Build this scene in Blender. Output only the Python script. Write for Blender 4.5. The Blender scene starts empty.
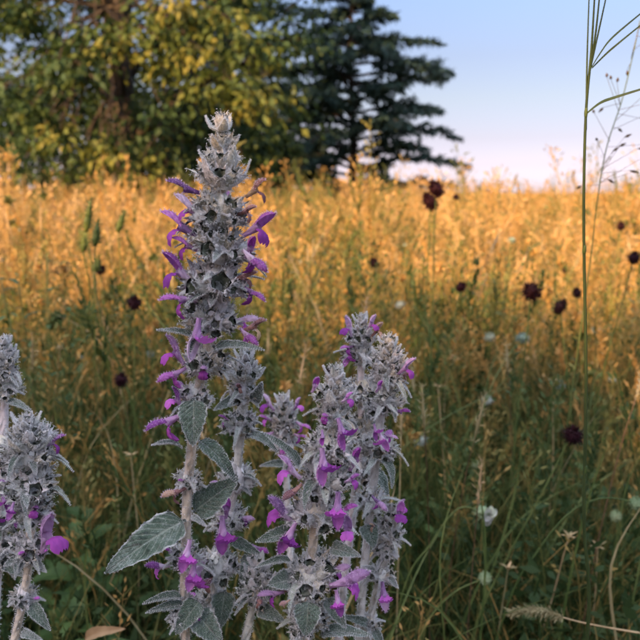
import bpy, math, random
import numpy as np
from mathutils import Vector, Matrix, Euler

random.seed(11); rng = np.random.default_rng(11)
sc = bpy.context.scene
COL = sc.collection
PI = math.pi; R = math.radians

# ------------------------------------------------------------------ camera
CAM_Z = 0.60; LENS = 40.0; FPX = LENS / 36.0 * 640.0
PITCH = math.atan((320 - 192) / FPX)
cam = bpy.data.cameras.new('camera'); cam_o = bpy.data.objects.new('camera', cam); COL.objects.link(cam_o)
cam.lens = LENS; cam.sensor_width = 36; cam.clip_start = 0.02; cam.clip_end = 2000
cam_o.location = (0, 0, CAM_Z); cam_o.rotation_euler = (PI / 2 - PITCH, 0, 0)
cam.dof.use_dof = True; cam.dof.focus_distance = 0.385; cam.dof.aperture_fstop = 14.5
sc.camera = cam_o

# ------------------------------------------------------------------ world, sun, exposure
SUN_EL, SUN_AZ = 23.0, 218.0            # low evening sun, behind the camera and to its left
world = bpy.data.worlds.new('World'); sc.world = world; world.use_nodes = True
wn, wl = world.node_tree.nodes, world.node_tree.links
sky = wn.new('ShaderNodeTexSky'); sky.sky_type = 'NISHITA'; sky.sun_disc = False
sky.sun_elevation = R(SUN_EL); sky.sun_rotation = R(SUN_AZ)
sky.air_density = 1.0; sky.dust_density = 0.6; sky.ozone_density = 2.0
tc = wn.new('ShaderNodeTexCoord'); sx = wn.new('ShaderNodeSeparateXYZ')
wl.new(tc.outputs['Generated'], sx.inputs[0])
ramp = wn.new('ShaderNodeValToRGB')      # the pink and lilac of the evening air, the same all round the horizon
cr = ramp.color_ramp
SKY_TINT = ((0.0, (0.60, 0.56, 0.90)), (0.035, (0.52, 0.42, 0.60)), (0.07, (0.50, 0.38, 0.46)), (0.122, (0.55, 0.43, 0.435)), (0.174, (0.58, 0.46, 0.475)),
            (0.242, (0.60, 0.515, 0.54)), (0.5, (1.20, 0.87, 0.76)), (0.866, (2.9, 1.9, 1.3)), (1.0, (3.1, 2.0, 1.3)))
for i, (p_, k_) in enumerate(SKY_TINT):
    k_ = [c_ * (0.535 + 1.15 * max(0, min(1, (p_ - 0.2) / 0.65))) for c_ in k_]
    e = cr.elements[0] if i == 0 else cr.elements[-1] if i == len(SKY_TINT) - 1 else cr.elements.new(p_)
    e.position = p_; e.color = (k_[0] / 5, k_[1] / 5, k_[2] / 5, 1)
wl.new(sx.outputs[2], ramp.inputs[0])
mul = wn.new('ShaderNodeMix'); mul.data_type = 'RGBA'; mul.blend_type = 'MULTIPLY'; mul.inputs[0].default_value = 1
sc24 = wn.new('ShaderNodeVectorMath'); sc24.operation = 'SCALE'; sc24.inputs['Scale'].default_value = 5.0
wl.new(ramp.outputs[0], sc24.inputs[0])
wl.new(sky.outputs[0], mul.inputs[6]); wl.new(sc24.outputs[0], mul.inputs[7])
bg = wn['Background']; wl.new(mul.outputs[2], bg.inputs[0]); bg.inputs[1].default_value = 0.15

sun = bpy.data.lights.new('sun', 'SUN'); sun_o = bpy.data.objects.new('sun', sun); COL.objects.link(sun_o)
sun.energy = 3.8; sun.angle = R(0.55); sun.color = (1.0, 0.60, 0.24)
sdir = Vector((math.sin(R(SUN_AZ)) * math.cos(R(SUN_EL)), math.cos(R(SUN_AZ)) * math.cos(R(SUN_EL)), math.sin(R(SUN_EL))))
sun_o.rotation_euler = sdir.to_track_quat('Z', 'Y').to_euler(); sun_o.location = (-6, -8, 6)
sc.view_settings.view_transform = 'Standard'; sc.view_settings.look = 'None'
sc.view_settings.exposure = 1.85; sc.view_settings.gamma = 1.0
sc.render.engine = 'CYCLES'
sc.cycles.max_bounces = 5; sc.cycles.diffuse_bounces = 4; sc.cycles.transmission_bounces = 2; sc.cycles.glossy_bounces = 1
sc.cycles.adaptive_threshold = 0.03; sc.cycles.caustics_reflective = False; sc.cycles.caustics_refractive = False

_c, _s = math.cos(PITCH), math.sin(PITCH)
def at(px, py, Y):
    """a point of the place: where the sight line through a pixel of the photograph meets the upright plane Y metres ahead"""
    x = (px - 320) / FPX; u = (320 - py) / FPX
    d = Vector((x, _c + u * _s, u * _c - _s))
    t = Y / d.y
    return Vector((d.x * t, Y, CAM_Z + d.z * t))

# ------------------------------------------------------------------ materials
def node_mat(name):
    m = bpy.data.materials.new(name); m.use_nodes = True
    n, l = m.node_tree.nodes, m.node_tree.links
    return m, n, l, n['Principled BSDF']
def mixc(n, l, fac, a, b, blend='MIX'):
    x = n.new('ShaderNodeMix'); x.data_type = 'RGBA'; x.blend_type = blend
    for s, v in ((0, fac), (6, a), (7, b)):
        if hasattr(v, 'links'): l.new(v, x.inputs[s])
        else: x.inputs[s].default_value = v if s == 0 else (*v, 1)
    return x.outputs[2]
def math_n(n, l, op, a, b=None, clamp=False):
    x = n.new('ShaderNodeMath'); x.operation = op; x.use_clamp = clamp
    for s, v in ((0, a), (1, b)):
        if v is None: continue
        if hasattr(v, 'links'): l.new(v, x.inputs[s])
        else: x.inputs[s].default_value = v
    return x.outputs[0]
def noise(n, l, scale, detail=3, rough=0.6):
    t = n.new('ShaderNodeTexCoord'); x = n.new('ShaderNodeTexNoise')
    x.inputs['Scale'].default_value = scale; x.inputs['Detail'].default_value = detail; x.inputs['Roughness'].default_value = rough
    l.new(t.outputs['Object'], x.inputs['Vector']); return x.outputs[0]
def bump(n, l, b, h, strength, dist):
    x = n.new('ShaderNodeBump'); x.inputs['Strength'].default_value = strength; x.inputs['Distance'].default_value = dist
    l.new(h, x.inputs['Height']); l.new(x.outputs[0], b.inputs['Normal'])
def orand(n): return n.new('ShaderNodeObjectInfo').outputs['Random']
def ramp3(n, l, fac, stops):
    r = n.new('ShaderNodeValToRGB'); c = r.color_ramp
    c.elements[0].position, c.elements[0].color = stops[0][0], (*stops[0][1], 1)
    c.elements[1].position, c.elements[1].color = stops[-1][0], (*stops[-1][1], 1)
    for p, k in stops[1:-1]:
        e = c.elements.new(p); e.color = (*k, 1)
    l.new(fac, r.inputs[0]); return r.outputs[0]

def wool_mat(name, lo, mid, hi, scale=420, var=0.5):
    m, n, l, b = node_mat(name)
    f = noise(n, l, scale, 4, 0.7)
    f2 = noise(n, l, scale * 0.18, 2)
    col = ramp3(n, l, math_n(n, l, 'ADD', math_n(n, l, 'MULTIPLY', f, 0.6), math_n(n, l, 'MULTIPLY', f2, 0.4)), [(0.30, lo), (0.48, mid), (0.68, hi)])
    r = orand(n)
    col = mixc(n, l, math_n(n, l, 'MULTIPLY', r, var), col, mid)
    col = mixc(n, l, 1.0, col, ramp3(n, l, r, [(0, (0.86, 0.74, 0.56)), (0.14, (0.92, 0.82, 0.68)), (0.24, (0.84, 0.86, 0.78)), (0.6, (1, 1, 0.98)), (1, (1.08, 1.0, 1.06))]), 'MULTIPLY')
    l.new(col, b.inputs['Base Color']); b.inputs['Roughness'].default_value = 0.95
    b.inputs['Specular IOR Level'].default_value = 0.1
    b.inputs['Sheen Weight'].default_value = 0.35; b.inputs['Sheen Roughness'].default_value = 0.6
    bump(n, l, b, f, 0.8, 0.0005)
    return m
M = {}
M['calyx'] = wool_mat('woolly_calyx', (0.42, 0.45, 0.38), (0.66, 0.66, 0.62), (0.84, 0.83, 0.83), 380)
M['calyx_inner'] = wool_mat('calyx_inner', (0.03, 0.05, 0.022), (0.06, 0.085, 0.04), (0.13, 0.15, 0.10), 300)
M['stem'] = wool_mat('woolly_stem', (0.44, 0.41, 0.36), (0.56, 0.53, 0.49), (0.70, 0.66, 0.64), 300)
def plain(name, c, rough=0.8, spec=0.15, trans=0.0):
    m, n, l, b = node_mat(name)
    b.inputs['Base Color'].default_value = (*c, 1); b.inputs['Roughness'].default_value = rough
    b.inputs['Specular IOR Level'].default_value = spec
    if trans:
        t = n.new('ShaderNodeBsdfTranslucent'); t.inputs[0].default_value = (*c, 1)
        x = n.new('ShaderNodeMixShader'); x.inputs[0].default_value = trans
        l.new(b.outputs[0], x.inputs[1]); l.new(t.outputs[0], x.inputs[2]); l.new(x.outputs[0], n['Material Output'].inputs[0])
    return m
M['hair'] = plain('white_wool_hair', (0.88, 0.87, 0.87), 0.7, 0.2, 0.5)
M['lilac_hair'] = plain('lilac_hair', (0.80, 0.62, 0.82), 0.7, 0.2, 0.45)

def leaf_mat():
    m, n, l, b = node_mat('woolly_leaf')
    uv = n.new('ShaderNodeAttribute'); uv.attribute_name = 'leaf_uv'
    s = n.new('ShaderNodeSeparateXYZ'); l.new(uv.outputs['Vector'], s.inputs[0])
    au = math_n(n, l, 'ABSOLUTE', s.outputs[0]); v = s.outputs[1]
    ph = math_n(n, l, 'SUBTRACT', math_n(n, l, 'MULTIPLY', v, 62.0), math_n(n, l, 'MULTIPLY', au, 17.0))
    vein = math_n(n, l, 'POWER', math_n(n, l, 'ADD', math_n(n, l, 'MULTIPLY', math_n(n, l, 'SINE', ph), 0.5), 0.5), 5.0)
    mid = math_n(n, l, 'SUBTRACT', 1.0, math_n(n, l, 'MULTIPLY', au, 9.0), True)
    vv = math_n(n, l, 'MAXIMUM', math_n(n, l, 'MULTIPLY', vein, 0.45), mid)
    wool = noise(n, l, 900, 4, 0.75); big = noise(n, l, 90, 2)
    f = math_n(n, l, 'ADD', math_n(n, l, 'MULTIPLY', wool, 0.65), math_n(n, l, 'MULTIPLY', big, 0.35))
    c = ramp3(n, l, f, [(0.30, (0.03, 0.055, 0.036)), (0.5, (0.08, 0.115, 0.085)), (0.72, (0.25, 0.29, 0.265))])
    c = mixc(n, l, math_n(n, l, 'MULTIPLY', vv, 0.35), c, (0.42, 0.46, 0.38))
    edge = math_n(n, l, 'MULTIPLY', math_n(n, l, 'SUBTRACT', au, 0.86, True), 5.0, True)
    c = mixc(n, l, edge, c, (0.62, 0.63, 0.62))
    c = mixc(n, l, 1.0, c, ramp3(n, l, orand(n), [(0, (0.8, 0.85, 0.8)), (1, (1.15, 1.12, 1.15))]), 'MULTIPLY')
    l.new(c, b.inputs['Base Color']); b.inputs['Roughness'].default_value = 0.95; b.inputs['Specular IOR Level'].default_value = 0.1
    b.inputs['Sheen Weight'].default_value = 0.3
    h = math_n(n, l, 'SUBTRACT', math_n(n, l, 'MULTIPLY', wool, 0.5), math_n(n, l, 'MULTIPLY', vv, 0.8))
    bump(n, l, b, h, 0.9, 0.0008)
    return m
M['leaf'] = leaf_mat()
M['bract'] = wool_mat('woolly_bract', (0.16, 0.19, 0.15), (0.32, 0.35, 0.31), (0.55, 0.56, 0.54), 420)

def petal_mat(name, a, b_, trans=0.3):
    m, n, l, b = node_mat(name)
    f = noise(n, l, 260, 3)
    c = ramp3(n, l, f, [(0.3, a), (0.7, b_)])
    c = mixc(n, l, 1.0, c, ramp3(n, l, orand(n), [(0, (0.45, 0.40, 0.55)), (0.35, (0.75, 0.7, 0.78)), (0.7, (1, 1, 1)), (1, (1.15, 1.5, 1.15))]), 'MULTIPLY')
    l.new(c, b.inputs['Base Color']); b.inputs['Roughness'].default_value = 0.7; b.inputs['Specular IOR Level'].default_value = 0.2
    bump(n, l, b, f, 0.4, 0.0005)
    t = n.new('ShaderNodeBsdfTranslucent'); l.new(c, t.inputs[0])
    x = n.new('ShaderNodeMixShader'); x.inputs[0].default_value = trans
    l.new(b.outputs[0], x.inputs[1]); l.new(t.outputs[0], x.inputs[2]); l.new(x.outputs[0], n['Material Output'].inputs[0])
    return m
M['petal'] = petal_mat('purple_petal', (0.42, 0.06, 0.42), (0.62, 0.16, 0.60))
M['petal_pale'] = petal_mat('lilac_petal', (0.52, 0.27, 0.52), (0.76, 0.54, 0.74))
M['petal_mid'] = petal_mat('pink_purple_petal', (0.46, 0.11, 0.46), (0.70, 0.30, 0.68))
M['petal_old'] = petal_mat('withered_petal', (0.35, 0.18, 0.12), (0.62, 0.38, 0.33))
M['petal_dark'] = petal_mat('violet_petal', (0.10, 0.035, 0.16), (0.30, 0.14, 0.36))

# ------------------------------------------------------------------ mesh helpers
class MB:
    def __init__(s): s.v = []; s.f = []; s.m = []; s.uv = {}
    def add(s, verts, faces, mat=0):
        o = len(s.v); s.v.extend([Vector(p) for p in verts])
        s.f.extend([tuple(i + o for i in f) for f in faces]); s.m.extend([mat] * len(faces)); return o
    def tube(s, pts, rad, n=8, mat=0, square=0.0, cap=True):
        """a tapering tube along a line of points"""
        pts = [Vector(p) for p in pts]; V = []
        side = None
        for i, p in enumerate(pts):
            d = (pts[min(i + 1, len(pts) - 1)] - pts[max(i - 1, 0)]).normalized()
            if side is None: side = d.orthogonal().normalized()
            side = (side - d * side.dot(d)).normalized(); b = d.cross(side)
            r = rad[i] if hasattr(rad, '__len__') else rad
            for k in range(n):
                a = 2 * PI * k / n
                q = r * (1 + square * math.cos(4 * a))
                V.append(p + side * (math.cos(a) * q) + b * (math.sin(a) * q))
        F = [(i * n + k, i * n + (k + 1) % n, (i + 1) * n + (k + 1) % n, (i + 1) * n + k) for i in range(len(pts) - 1) for k in range(n)]
        if cap: F += [tuple(range(n))[::-1], tuple((len(pts) - 1) * n + k for k in range(n))]
        return s.add(V, F, mat)
    def normals(s):
        N = [Vector() for _ in s.v]
        for f in s.f:
            a, b, c = s.v[f[0]], s.v[f[1]], s.v[f[2]]
            n = (b - a).cross(c - a)
            if n.length > 0: n.normalize()
            for i in f: N[i] += n
        return [n.normalized() if n.length > 1e-9 else Vector((0, 0, 1)) for n in N]
    def hairs(s, idx, length, width, per=2, mat=1, spread=0.8, both=False, bias=None):
        """fine hairs growing out of the given surface points (each shares its root with the surface)"""
        N = s.normals()
        for i in list(idx):
            for _ in range(per):
                d = N[i] * (random.choice((-1, 1)) if both else 1) + Vector((random.uniform(-1, 1), random.uniform(-1, 1), random.uniform(-1, 1))) * spread
                if bias is not None: d += Vector(bias)
                d.normalize()
                q = d.orthogonal().normalized(); q = Matrix.Rotation(random.uniform(0, 6.3), 3, d) @ q
                L = length * random.uniform(0.5, 1.3); o = len(s.v)
                s.v.append(s.v[i] + q * width); 
                bend = Vector((random.uniform(-1, 1), random.uniform(-1, 1), random.uniform(-1, 1))) * L * 0.25
                s.v.append(s.v[i] + d * L * 0.55 + q * width * 0.4); s.v.append(s.v[i] + d * L + bend)
                s.f.append((i, o, o + 1)); s.f.append((i, o + 1, o + 2)); s.m += [mat, mat]
    def mesh(s, name, mats, smooth=True):
        me = bpy.data.meshes.new(name); me.from_pydata([tuple(p) for p in s.v], [], s.f)
        for m in mats: me.materials.append(m)
        me.polygons.foreach_set('material_index', s.m)
        if smooth: me.polygons.foreach_set('use_smooth', [True] * len(s.f))
        if s.uv:
            a = me.attributes.new('leaf_uv', 'FLOAT_VECTOR', 'POINT')
            arr = np.zeros((len(s.v), 3), np.float32)
            for i, p in s.uv.items(): arr[i, :2] = p
            a.data.foreach_set('vector', arr.ravel())
        me.update(); return me

def obj(name, me, parent=None, mat4=None):
    o = bpy.data.objects.new(name, me); COL.objects.link(o)
    if parent: o.parent = parent
    if mat4 is not None: o.matrix_basis = mat4
    return o
def tag(o, label, cat, group=None):
    o['label'] = label; o['category'] = cat
    if group: o['group'] = group
    return o
def thing(name, loc, label, cat, group=None):
    o = bpy.data.objects.new(name, None); COL.objects.link(o); o.location = loc; o.empty_display_size = 0.02
    return tag(o, label, cat, group)
def T(v): return Matrix.Translation(v)
def frame(z, xhint):
    z = Vector(z).normalized(); x = Vector(xhint) - z * Vector(xhint).dot(z)
    if x.length < 1e-4: x = z.orthogonal()
    x.normalize(); y = z.cross(x)
    return Matrix((x, y, z)).transposed().to_4x4()
def np_mesh(name, V, F, mats, smooth=False, attrs=None, midx=None):
    """bulk mesh from arrays (all faces with the same corner count)"""
    me = bpy.data.meshes.new(name); V = np.asarray(V, np.float32); F = np.asarray(F, np.int32); k = F.shape[1]
    me.vertices.add(len(V)); me.vertices.foreach_set('co', V.ravel())
    me.loops.add(F.size); me.loops.foreach_set('vertex_index', F.ravel())
    me.polygons.add(len(F)); me.polygons.foreach_set('loop_start', np.arange(0, F.size, k, dtype=np.int32))
    for m in mats: me.materials.append(m)
    if midx is not None: me.polygons.foreach_set('material_index', np.asarray(midx, np.int32))
    if smooth: me.polygons.foreach_set('use_smooth', np.ones(len(F), bool))
    for a, arr in (attrs or {}).items():
        at_ = me.attributes.new(a, 'FLOAT', 'POINT'); at_.data.foreach_set('value', np.asarray(arr, np.float32))
    me.update(calc_edges=True); return me

# ------------------------------------------------------------------ ground
def ground():
    m, n, l, b = node_mat('meadow_soil')
    f = noise(n, l, 3.0, 6, 0.7); g = noise(n, l, 60.0, 4, 0.7)
    c = ramp3(n, l, math_n(n, l, 'ADD', math_n(n, l, 'MULTIPLY', f, 0.5), math_n(n, l, 'MULTIPLY', g, 0.5)),
              [(0.35, (0.035, 0.032, 0.018)), (0.5, (0.09, 0.075, 0.035)), (0.65, (0.20, 0.15, 0.07))])
    l.new(c, b.inputs['Base Color']); b.inputs['Roughness'].default_value = 1; b.inputs['Specular IOR Level'].default_value = 0.05
    bump(n, l, b, g, 1.0, 0.02)
    n_ = 90
    t = np.linspace(-1, 1, n_); xs = np.sign(t) * (np.abs(t) ** 4) * 600
    X, Y = np.meshgrid(xs, xs + 0.0); Z = 0.02 * np.sin(X * 1.7) * np.cos(Y * 1.3) + 0.012 * np.sin(X * 5 + Y * 3.1) - 0.02
    Z = Z * np.exp(-(X ** 2 + Y ** 2) / 2e4)
    V = np.stack([X, Y, Z], -1).reshape(-1, 3); i = np.arange((n_ - 1) * n_).reshape(n_ - 1, n_)[:, :-1].ravel()
    o = obj('meadow_ground', np_mesh('meadow_ground', V, np.stack([i, i + 1, i + n_ + 1, i + n_], 1), [m], True)); o['kind'] = 'structure'
ground()

# ------------------------------------------------------------------ trees
def leaf_shader(name, stops, trans=0.35):
    m, n, l, b = node_mat(name)
    a = n.new('ShaderNodeAttribute'); a.attribute_name = 'tint'
    c = ramp3(n, l, a.outputs['Fac'], stops)
    l.new(c, b.inputs['Base Color']); b.inputs['Roughness'].default_value = 0.55; b.inputs['Specular IOR Level'].default_value = 0.25
    t = n.new('ShaderNodeBsdfTranslucent'); l.new(c, t.inputs[0])
    x = n.new('ShaderNodeMixShader'); x.inputs[0].default_value = trans
    l.new(b.outputs[0], x.inputs[1]); l.new(t.outputs[0], x.inputs[2]); l.new(x.outputs[0], n['Material Output'].inputs[0])
    return m
def bark_mat(name, c):
    m, n, l, b = node_mat(name); f = noise(n, l, 14, 5, 0.7)
    l.new(ramp3(n, l, f, [(0.3, tuple(k * 0.5 for k in c)), (0.7, c)]), b.inputs['Base Color']); b.inputs['Roughness'].default_value = 0.95
    bump(n, l, b, f, 1.0, 0.03); return m
M['bark'] = bark_mat('tree_bark', (0.06, 0.045, 0.036))
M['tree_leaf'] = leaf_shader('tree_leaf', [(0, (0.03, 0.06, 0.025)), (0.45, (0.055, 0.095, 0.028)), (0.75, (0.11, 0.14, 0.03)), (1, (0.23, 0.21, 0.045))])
M['conifer_leaf'] = leaf_shader('conifer_leaf', [(0, (0.028, 0.06, 0.05)), (0.6, (0.055, 0.10, 0.075)), (1, (0.10, 0.14, 0.08))], 0.15)
M['shade_hedge_leaf'] = leaf_shader('shade_hedge_leaf', [(0, (0.02, 0.045, 0.015)), (1, (0.07, 0.11, 0.03))])

def leaf_cards(P, D, N, L, W):
    """folded pointed leaves: P roots, D directions, N normals (n x 3), L lengths, W widths"""
    D = D / np.linalg.norm(D, axis=1, keepdims=True); S = np.cross(D, N); S /= np.linalg.norm(S, axis=1, keepdims=True) + 1e-9
    U = np.cross(S, D); L = L[:, None]; W = W[:, None]
    a = P; b = P + D * L * 0.45 + S * W + U * W * 0.35; c = P + D * L - U * L * 0.12; d = P + D * L * 0.45 - S * W + U * W * 0.35
    V = np.stack([a, b, c, d], 1).reshape(-1, 3); i = np.arange(len(P)) * 4
    F = np.concatenate([np.stack([i, i + 1, i + 2], 1), np.stack([i, i + 2, i + 3], 1)])
    return V, F

def broad_tree(name, base, label, height, rad, zlow, nclump, per, mat, tint_fn, leaf=(0.09, 0.03), seed=1, boughs=(), gap=0.0):
    g = np.random.default_rng(seed); rd = random.Random(seed)
    t = thing(name, base, label, 'tree')
    tr = MB(); top = Vector((0.25, 0.1, height * 0.82))
    tp = [Vector((0, 0, -0.05)), Vector((0.03, 0, height * 0.12)), Vector((-0.06, 0.05, height * 0.3)), Vector((0.1, 0.0, height * 0.55)), top]
    tr.tube(tp, [height * 0.034, height * 0.026, height * 0.021, height * 0.013, 0.02], 10); obj('trunk', tr.mesh('trunk', [M['bark']]), t)
    cs = []
    while len(cs) < nclump:
        p = g.uniform(-1, 1, 3)
        r = np.linalg.norm(p)
        if r > 1 or r < 0.35: continue
        q = np.array([p[0] * rad[0], p[1] * rad[1], zlow + (p[2] + 1) / 2 * (height - zlow)])
        if gap and math.sin(q[0] * 2.3 + seed) * math.sin(q[2] * 2.7 + 1.3 * seed) * math.cos(q[1] * 1.9) > 1 - gap: continue
        cs.append(q)
    for b in boughs: cs.append(np.array(b[:3]))
    limb_tips = []
    for k in range(9):
        a = k * 2.4; h0 = height * (0.16 + 0.05 * k)
        tip = Vector((math.cos(a) * rad[0] * 0.6, math.sin(a) * rad[1] * 0.6, h0 + height * 0.16))
        p0 = tp[2].lerp(tp[3], k / 9) if k > 3 else tp[1].lerp(tp[2], 0.3 + k / 5)
        mid = p0.lerp(tip, 0.5) + Vector((0, 0, 0.15)); lb = MB()
        lb.tube([p0, mid, tip], [height * 0.011, height * 0.008, height * 0.004], 7); obj('limb', lb.mesh('limb', [M['bark']]), t)
        limb_tips += [mid, tip, p0.lerp(tip, 0.75)]
    tw = MB()
    for c in cs:
        c = Vector(c); p = min(limb_tips + tp[2:], key=lambda q: (q - c).length)
        tw.tube([p, p.lerp(c, 0.5) + Vector((0, 0, 0.12)), c], [0.022, 0.014, 0.006], 4, cap=False)
    o = obj('twigs', tw.mesh('twigs', [M['bark']]), t); o['kind'] = 'stuff'
    P = []; D = []; TT = []
    for k, c in enumerate(cs):
        s = np.array([0.34, 0.34, 0.2]) * g.uniform(0.7, 1.25)
        n_ = int(per * g.uniform(0.6, 1.3)); tint = tint_fn(c, g)
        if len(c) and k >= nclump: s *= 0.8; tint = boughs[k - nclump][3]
        q = g.normal(0, 0.55, (n_, 3)) * s; q[:, 2] -= 0.25 * (q[:, 0] ** 2 + q[:, 1] ** 2) / 0.35
        P.append(c + q); d = q * 1.2 + g.normal(0, 0.5, (n_, 3)) * 0.3; d[:, 2] -= 0.22; D.append(d)
        TT.append(np.clip(tint + g.normal(0, 0.09, n_), 0, 1))
    P = np.concatenate(P); D = np.concatenate(D); TT = np.concatenate(TT); n_ = len(P)
    N = np.stack([g.normal(0, 0.5, n_), g.normal(0, 0.5, n_), np.ones(n_)], 1)
    V, F = leaf_cards(P, D, N, leaf[0] * g.uniform(0.6, 1.5, n_), leaf[1] * g.uniform(0.7, 1.3, n_))
    o = obj('crown', np_mesh('crown', V, F, [mat], attrs={'tint': np.repeat(TT, 4)}), t); o['kind'] = 'stuff'
    return t

def layer_tree(name, base, label, height, prof, nb, seed, up=0.22):
    """a dark tree with flat layered boughs and feathery sprays"""
    g = np.random.default_rng(seed); t = thing(name, base, label, 'tree')
    tr = MB(); tr.tube([(0, 0, -0.05), (0.03, 0, height * 0.35), (-0.04, 0.03, height * 0.7), (0.0, 0, height)], [height * 0.022, height * 0.016, height * 0.009, 0.008], 9)
    obj('trunk', tr.mesh('trunk', [M['bark']]), t)
    P = []; D = []; TT = []; tw = MB()
    for k in range(nb):
        z = height * (0.03 + 0.95 * (k + g.uniform(0, 0.8)) / nb); a = k * 2.399 + g.uniform(-0.4, 0.4)
        L = np.interp(z / height, prof[0], prof[1]) * g.uniform(0.72, 1.12)
        dirv = np.array([math.cos(a), math.sin(a), 0.0]); pts = []
        rise = up * g.uniform(0.5, 1.5); sag = g.uniform(0.12, 0.3)
        for s in np.linspace(0, 1, 7):
            pts.append(np.array([0, 0, z]) + dirv * L * s + np.array([0, 0, L * (rise * s - sag * s * s * s)]) + np.array([-dirv[1], dirv[0], 0]) * 0.06 * L * math.sin(3 * s + k))
        b = MB(); b.tube([tuple(p) for p in pts], [0.012 + 0.022 * L / 2 * (1 - s) ** 1.2 for s in np.linspace(0, 1, 7)], 5)
        obj('bough', b.mesh('bough', [M['bark']]), t)
        nt = int(9 + 11 * L)
        for j in range(nt):
            s = 0.18 + 0.82 * (j + g.uniform(0, 1)) / nt; i = min(int(s * 6), 5); p = pts[i] + (pts[i + 1] - pts[i]) * (s * 6 - i)
            ax = pts[i + 1] - pts[i]; ax /= np.linalg.norm(ax); sd = np.array([-dirv[1], dirv[0], 0]) * (1 if j % 2 else -1)
            td = ax * g.uniform(0.35, 0.8) + sd * g.uniform(0.5, 1.0) + np.array([0, 0, g.uniform(-0.45, 0.30)]); td /= np.linalg.norm(td)
            tl = (0.14 + 0.30 * L / 2 * (1 - s * 0.75)) * g.uniform(0.7, 1.2)
            if j >= nt - 2: td = ax
            tw.tube([tuple(p), tuple(p + td * tl)], [0.006, 0.003], 3, cap=False)
            m_ = int(20 + 48 * tl); u = g.uniform(0.05, 1, m_); tint = g.uniform(0.05, 0.6)
            q = p + td * (u * tl)[:, None]; sdir = np.cross(td, [0, 0, 1]); sg = g.choice([-1, 1], m_)
            d = td * g.uniform(0.3, 0.9, m_)[:, None] + sdir * (sg * g.uniform(0.5, 1, m_))[:, None]; d[:, 2] += g.normal(-0.12, 0.5, m_)
            P.append(q); D.append(d); TT.append(np.clip(tint + g.normal(0, 0.1, m_), 0, 1))
    P = np.concatenate(P); D = np.concatenate(D); TT = np.concatenate(TT); n_ = len(P)
    N = np.stack([g.normal(0, 0.8, n_), g.normal(0, 0.8, n_), np.ones(n_)], 1)
    V, F = leaf_cards(P, D, N, 0.115 * g.uniform(0.6, 1.35, n_), 0.016 * g.uniform(0.7, 1.4, n_))
    o = obj('twigs', tw.mesh('twigs', [M['bark']]), t); o['kind'] = 'stuff'
    o = obj('crown', np_mesh('crown', V, F, [M['conifer_leaf']], attrs={'tint': np.repeat(TT, 4)}), t); o['kind'] = 'stuff'
    return t

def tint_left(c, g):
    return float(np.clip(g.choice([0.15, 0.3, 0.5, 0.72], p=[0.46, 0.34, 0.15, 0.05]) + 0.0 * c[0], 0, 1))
bx = at(125, 100, 9.5)
boughs = []
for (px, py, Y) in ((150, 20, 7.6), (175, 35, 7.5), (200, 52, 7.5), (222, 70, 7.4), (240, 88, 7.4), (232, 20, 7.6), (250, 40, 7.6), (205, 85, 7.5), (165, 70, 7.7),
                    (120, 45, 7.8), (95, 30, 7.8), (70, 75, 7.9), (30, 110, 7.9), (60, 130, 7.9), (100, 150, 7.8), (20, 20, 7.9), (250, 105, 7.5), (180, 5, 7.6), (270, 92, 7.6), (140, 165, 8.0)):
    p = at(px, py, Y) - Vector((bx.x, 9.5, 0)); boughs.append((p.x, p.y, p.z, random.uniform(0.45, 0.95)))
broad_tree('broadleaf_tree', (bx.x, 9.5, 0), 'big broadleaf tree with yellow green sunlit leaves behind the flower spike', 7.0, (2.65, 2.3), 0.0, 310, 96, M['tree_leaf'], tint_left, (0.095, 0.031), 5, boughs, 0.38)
layer_tree('layered_tree', (at(352, 100, 13.0).x, 13.0, 0), 'dark feathery tree with layered boughs standing out against the open sky', 4.35,
           ([0, 0.15, 0.35, 0.55, 0.75, 0.85, 0.93, 1], [1.75, 1.85, 1.8, 1.95, 1.15, 0.60, 0.26, 0.05]), 66, 8)
layer_tree('layered_tree', (at(226, 100, 14.2).x, 14.2, 0), 'taller dark feathery tree half hidden behind the big broadleaf tree', 6.2,
           ([0, 0.3, 0.6, 0.8, 1], [1.7, 1.7, 1.4, 0.8, 0.1]), 80, 21)

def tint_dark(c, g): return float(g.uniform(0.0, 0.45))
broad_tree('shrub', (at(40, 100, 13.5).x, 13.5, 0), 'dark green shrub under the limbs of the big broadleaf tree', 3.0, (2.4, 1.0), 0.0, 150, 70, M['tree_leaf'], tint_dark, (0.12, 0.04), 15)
broad_tree('shrub', (at(225, 100, 12.4).x, 12.4, 0), 'dark shrub between the broadleaf tree and the feathery trees', 2.2, (1.5, 0.8), 0.0, 110, 70, M['tree_leaf'], tint_dark, (0.12, 0.04), 16)
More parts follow.
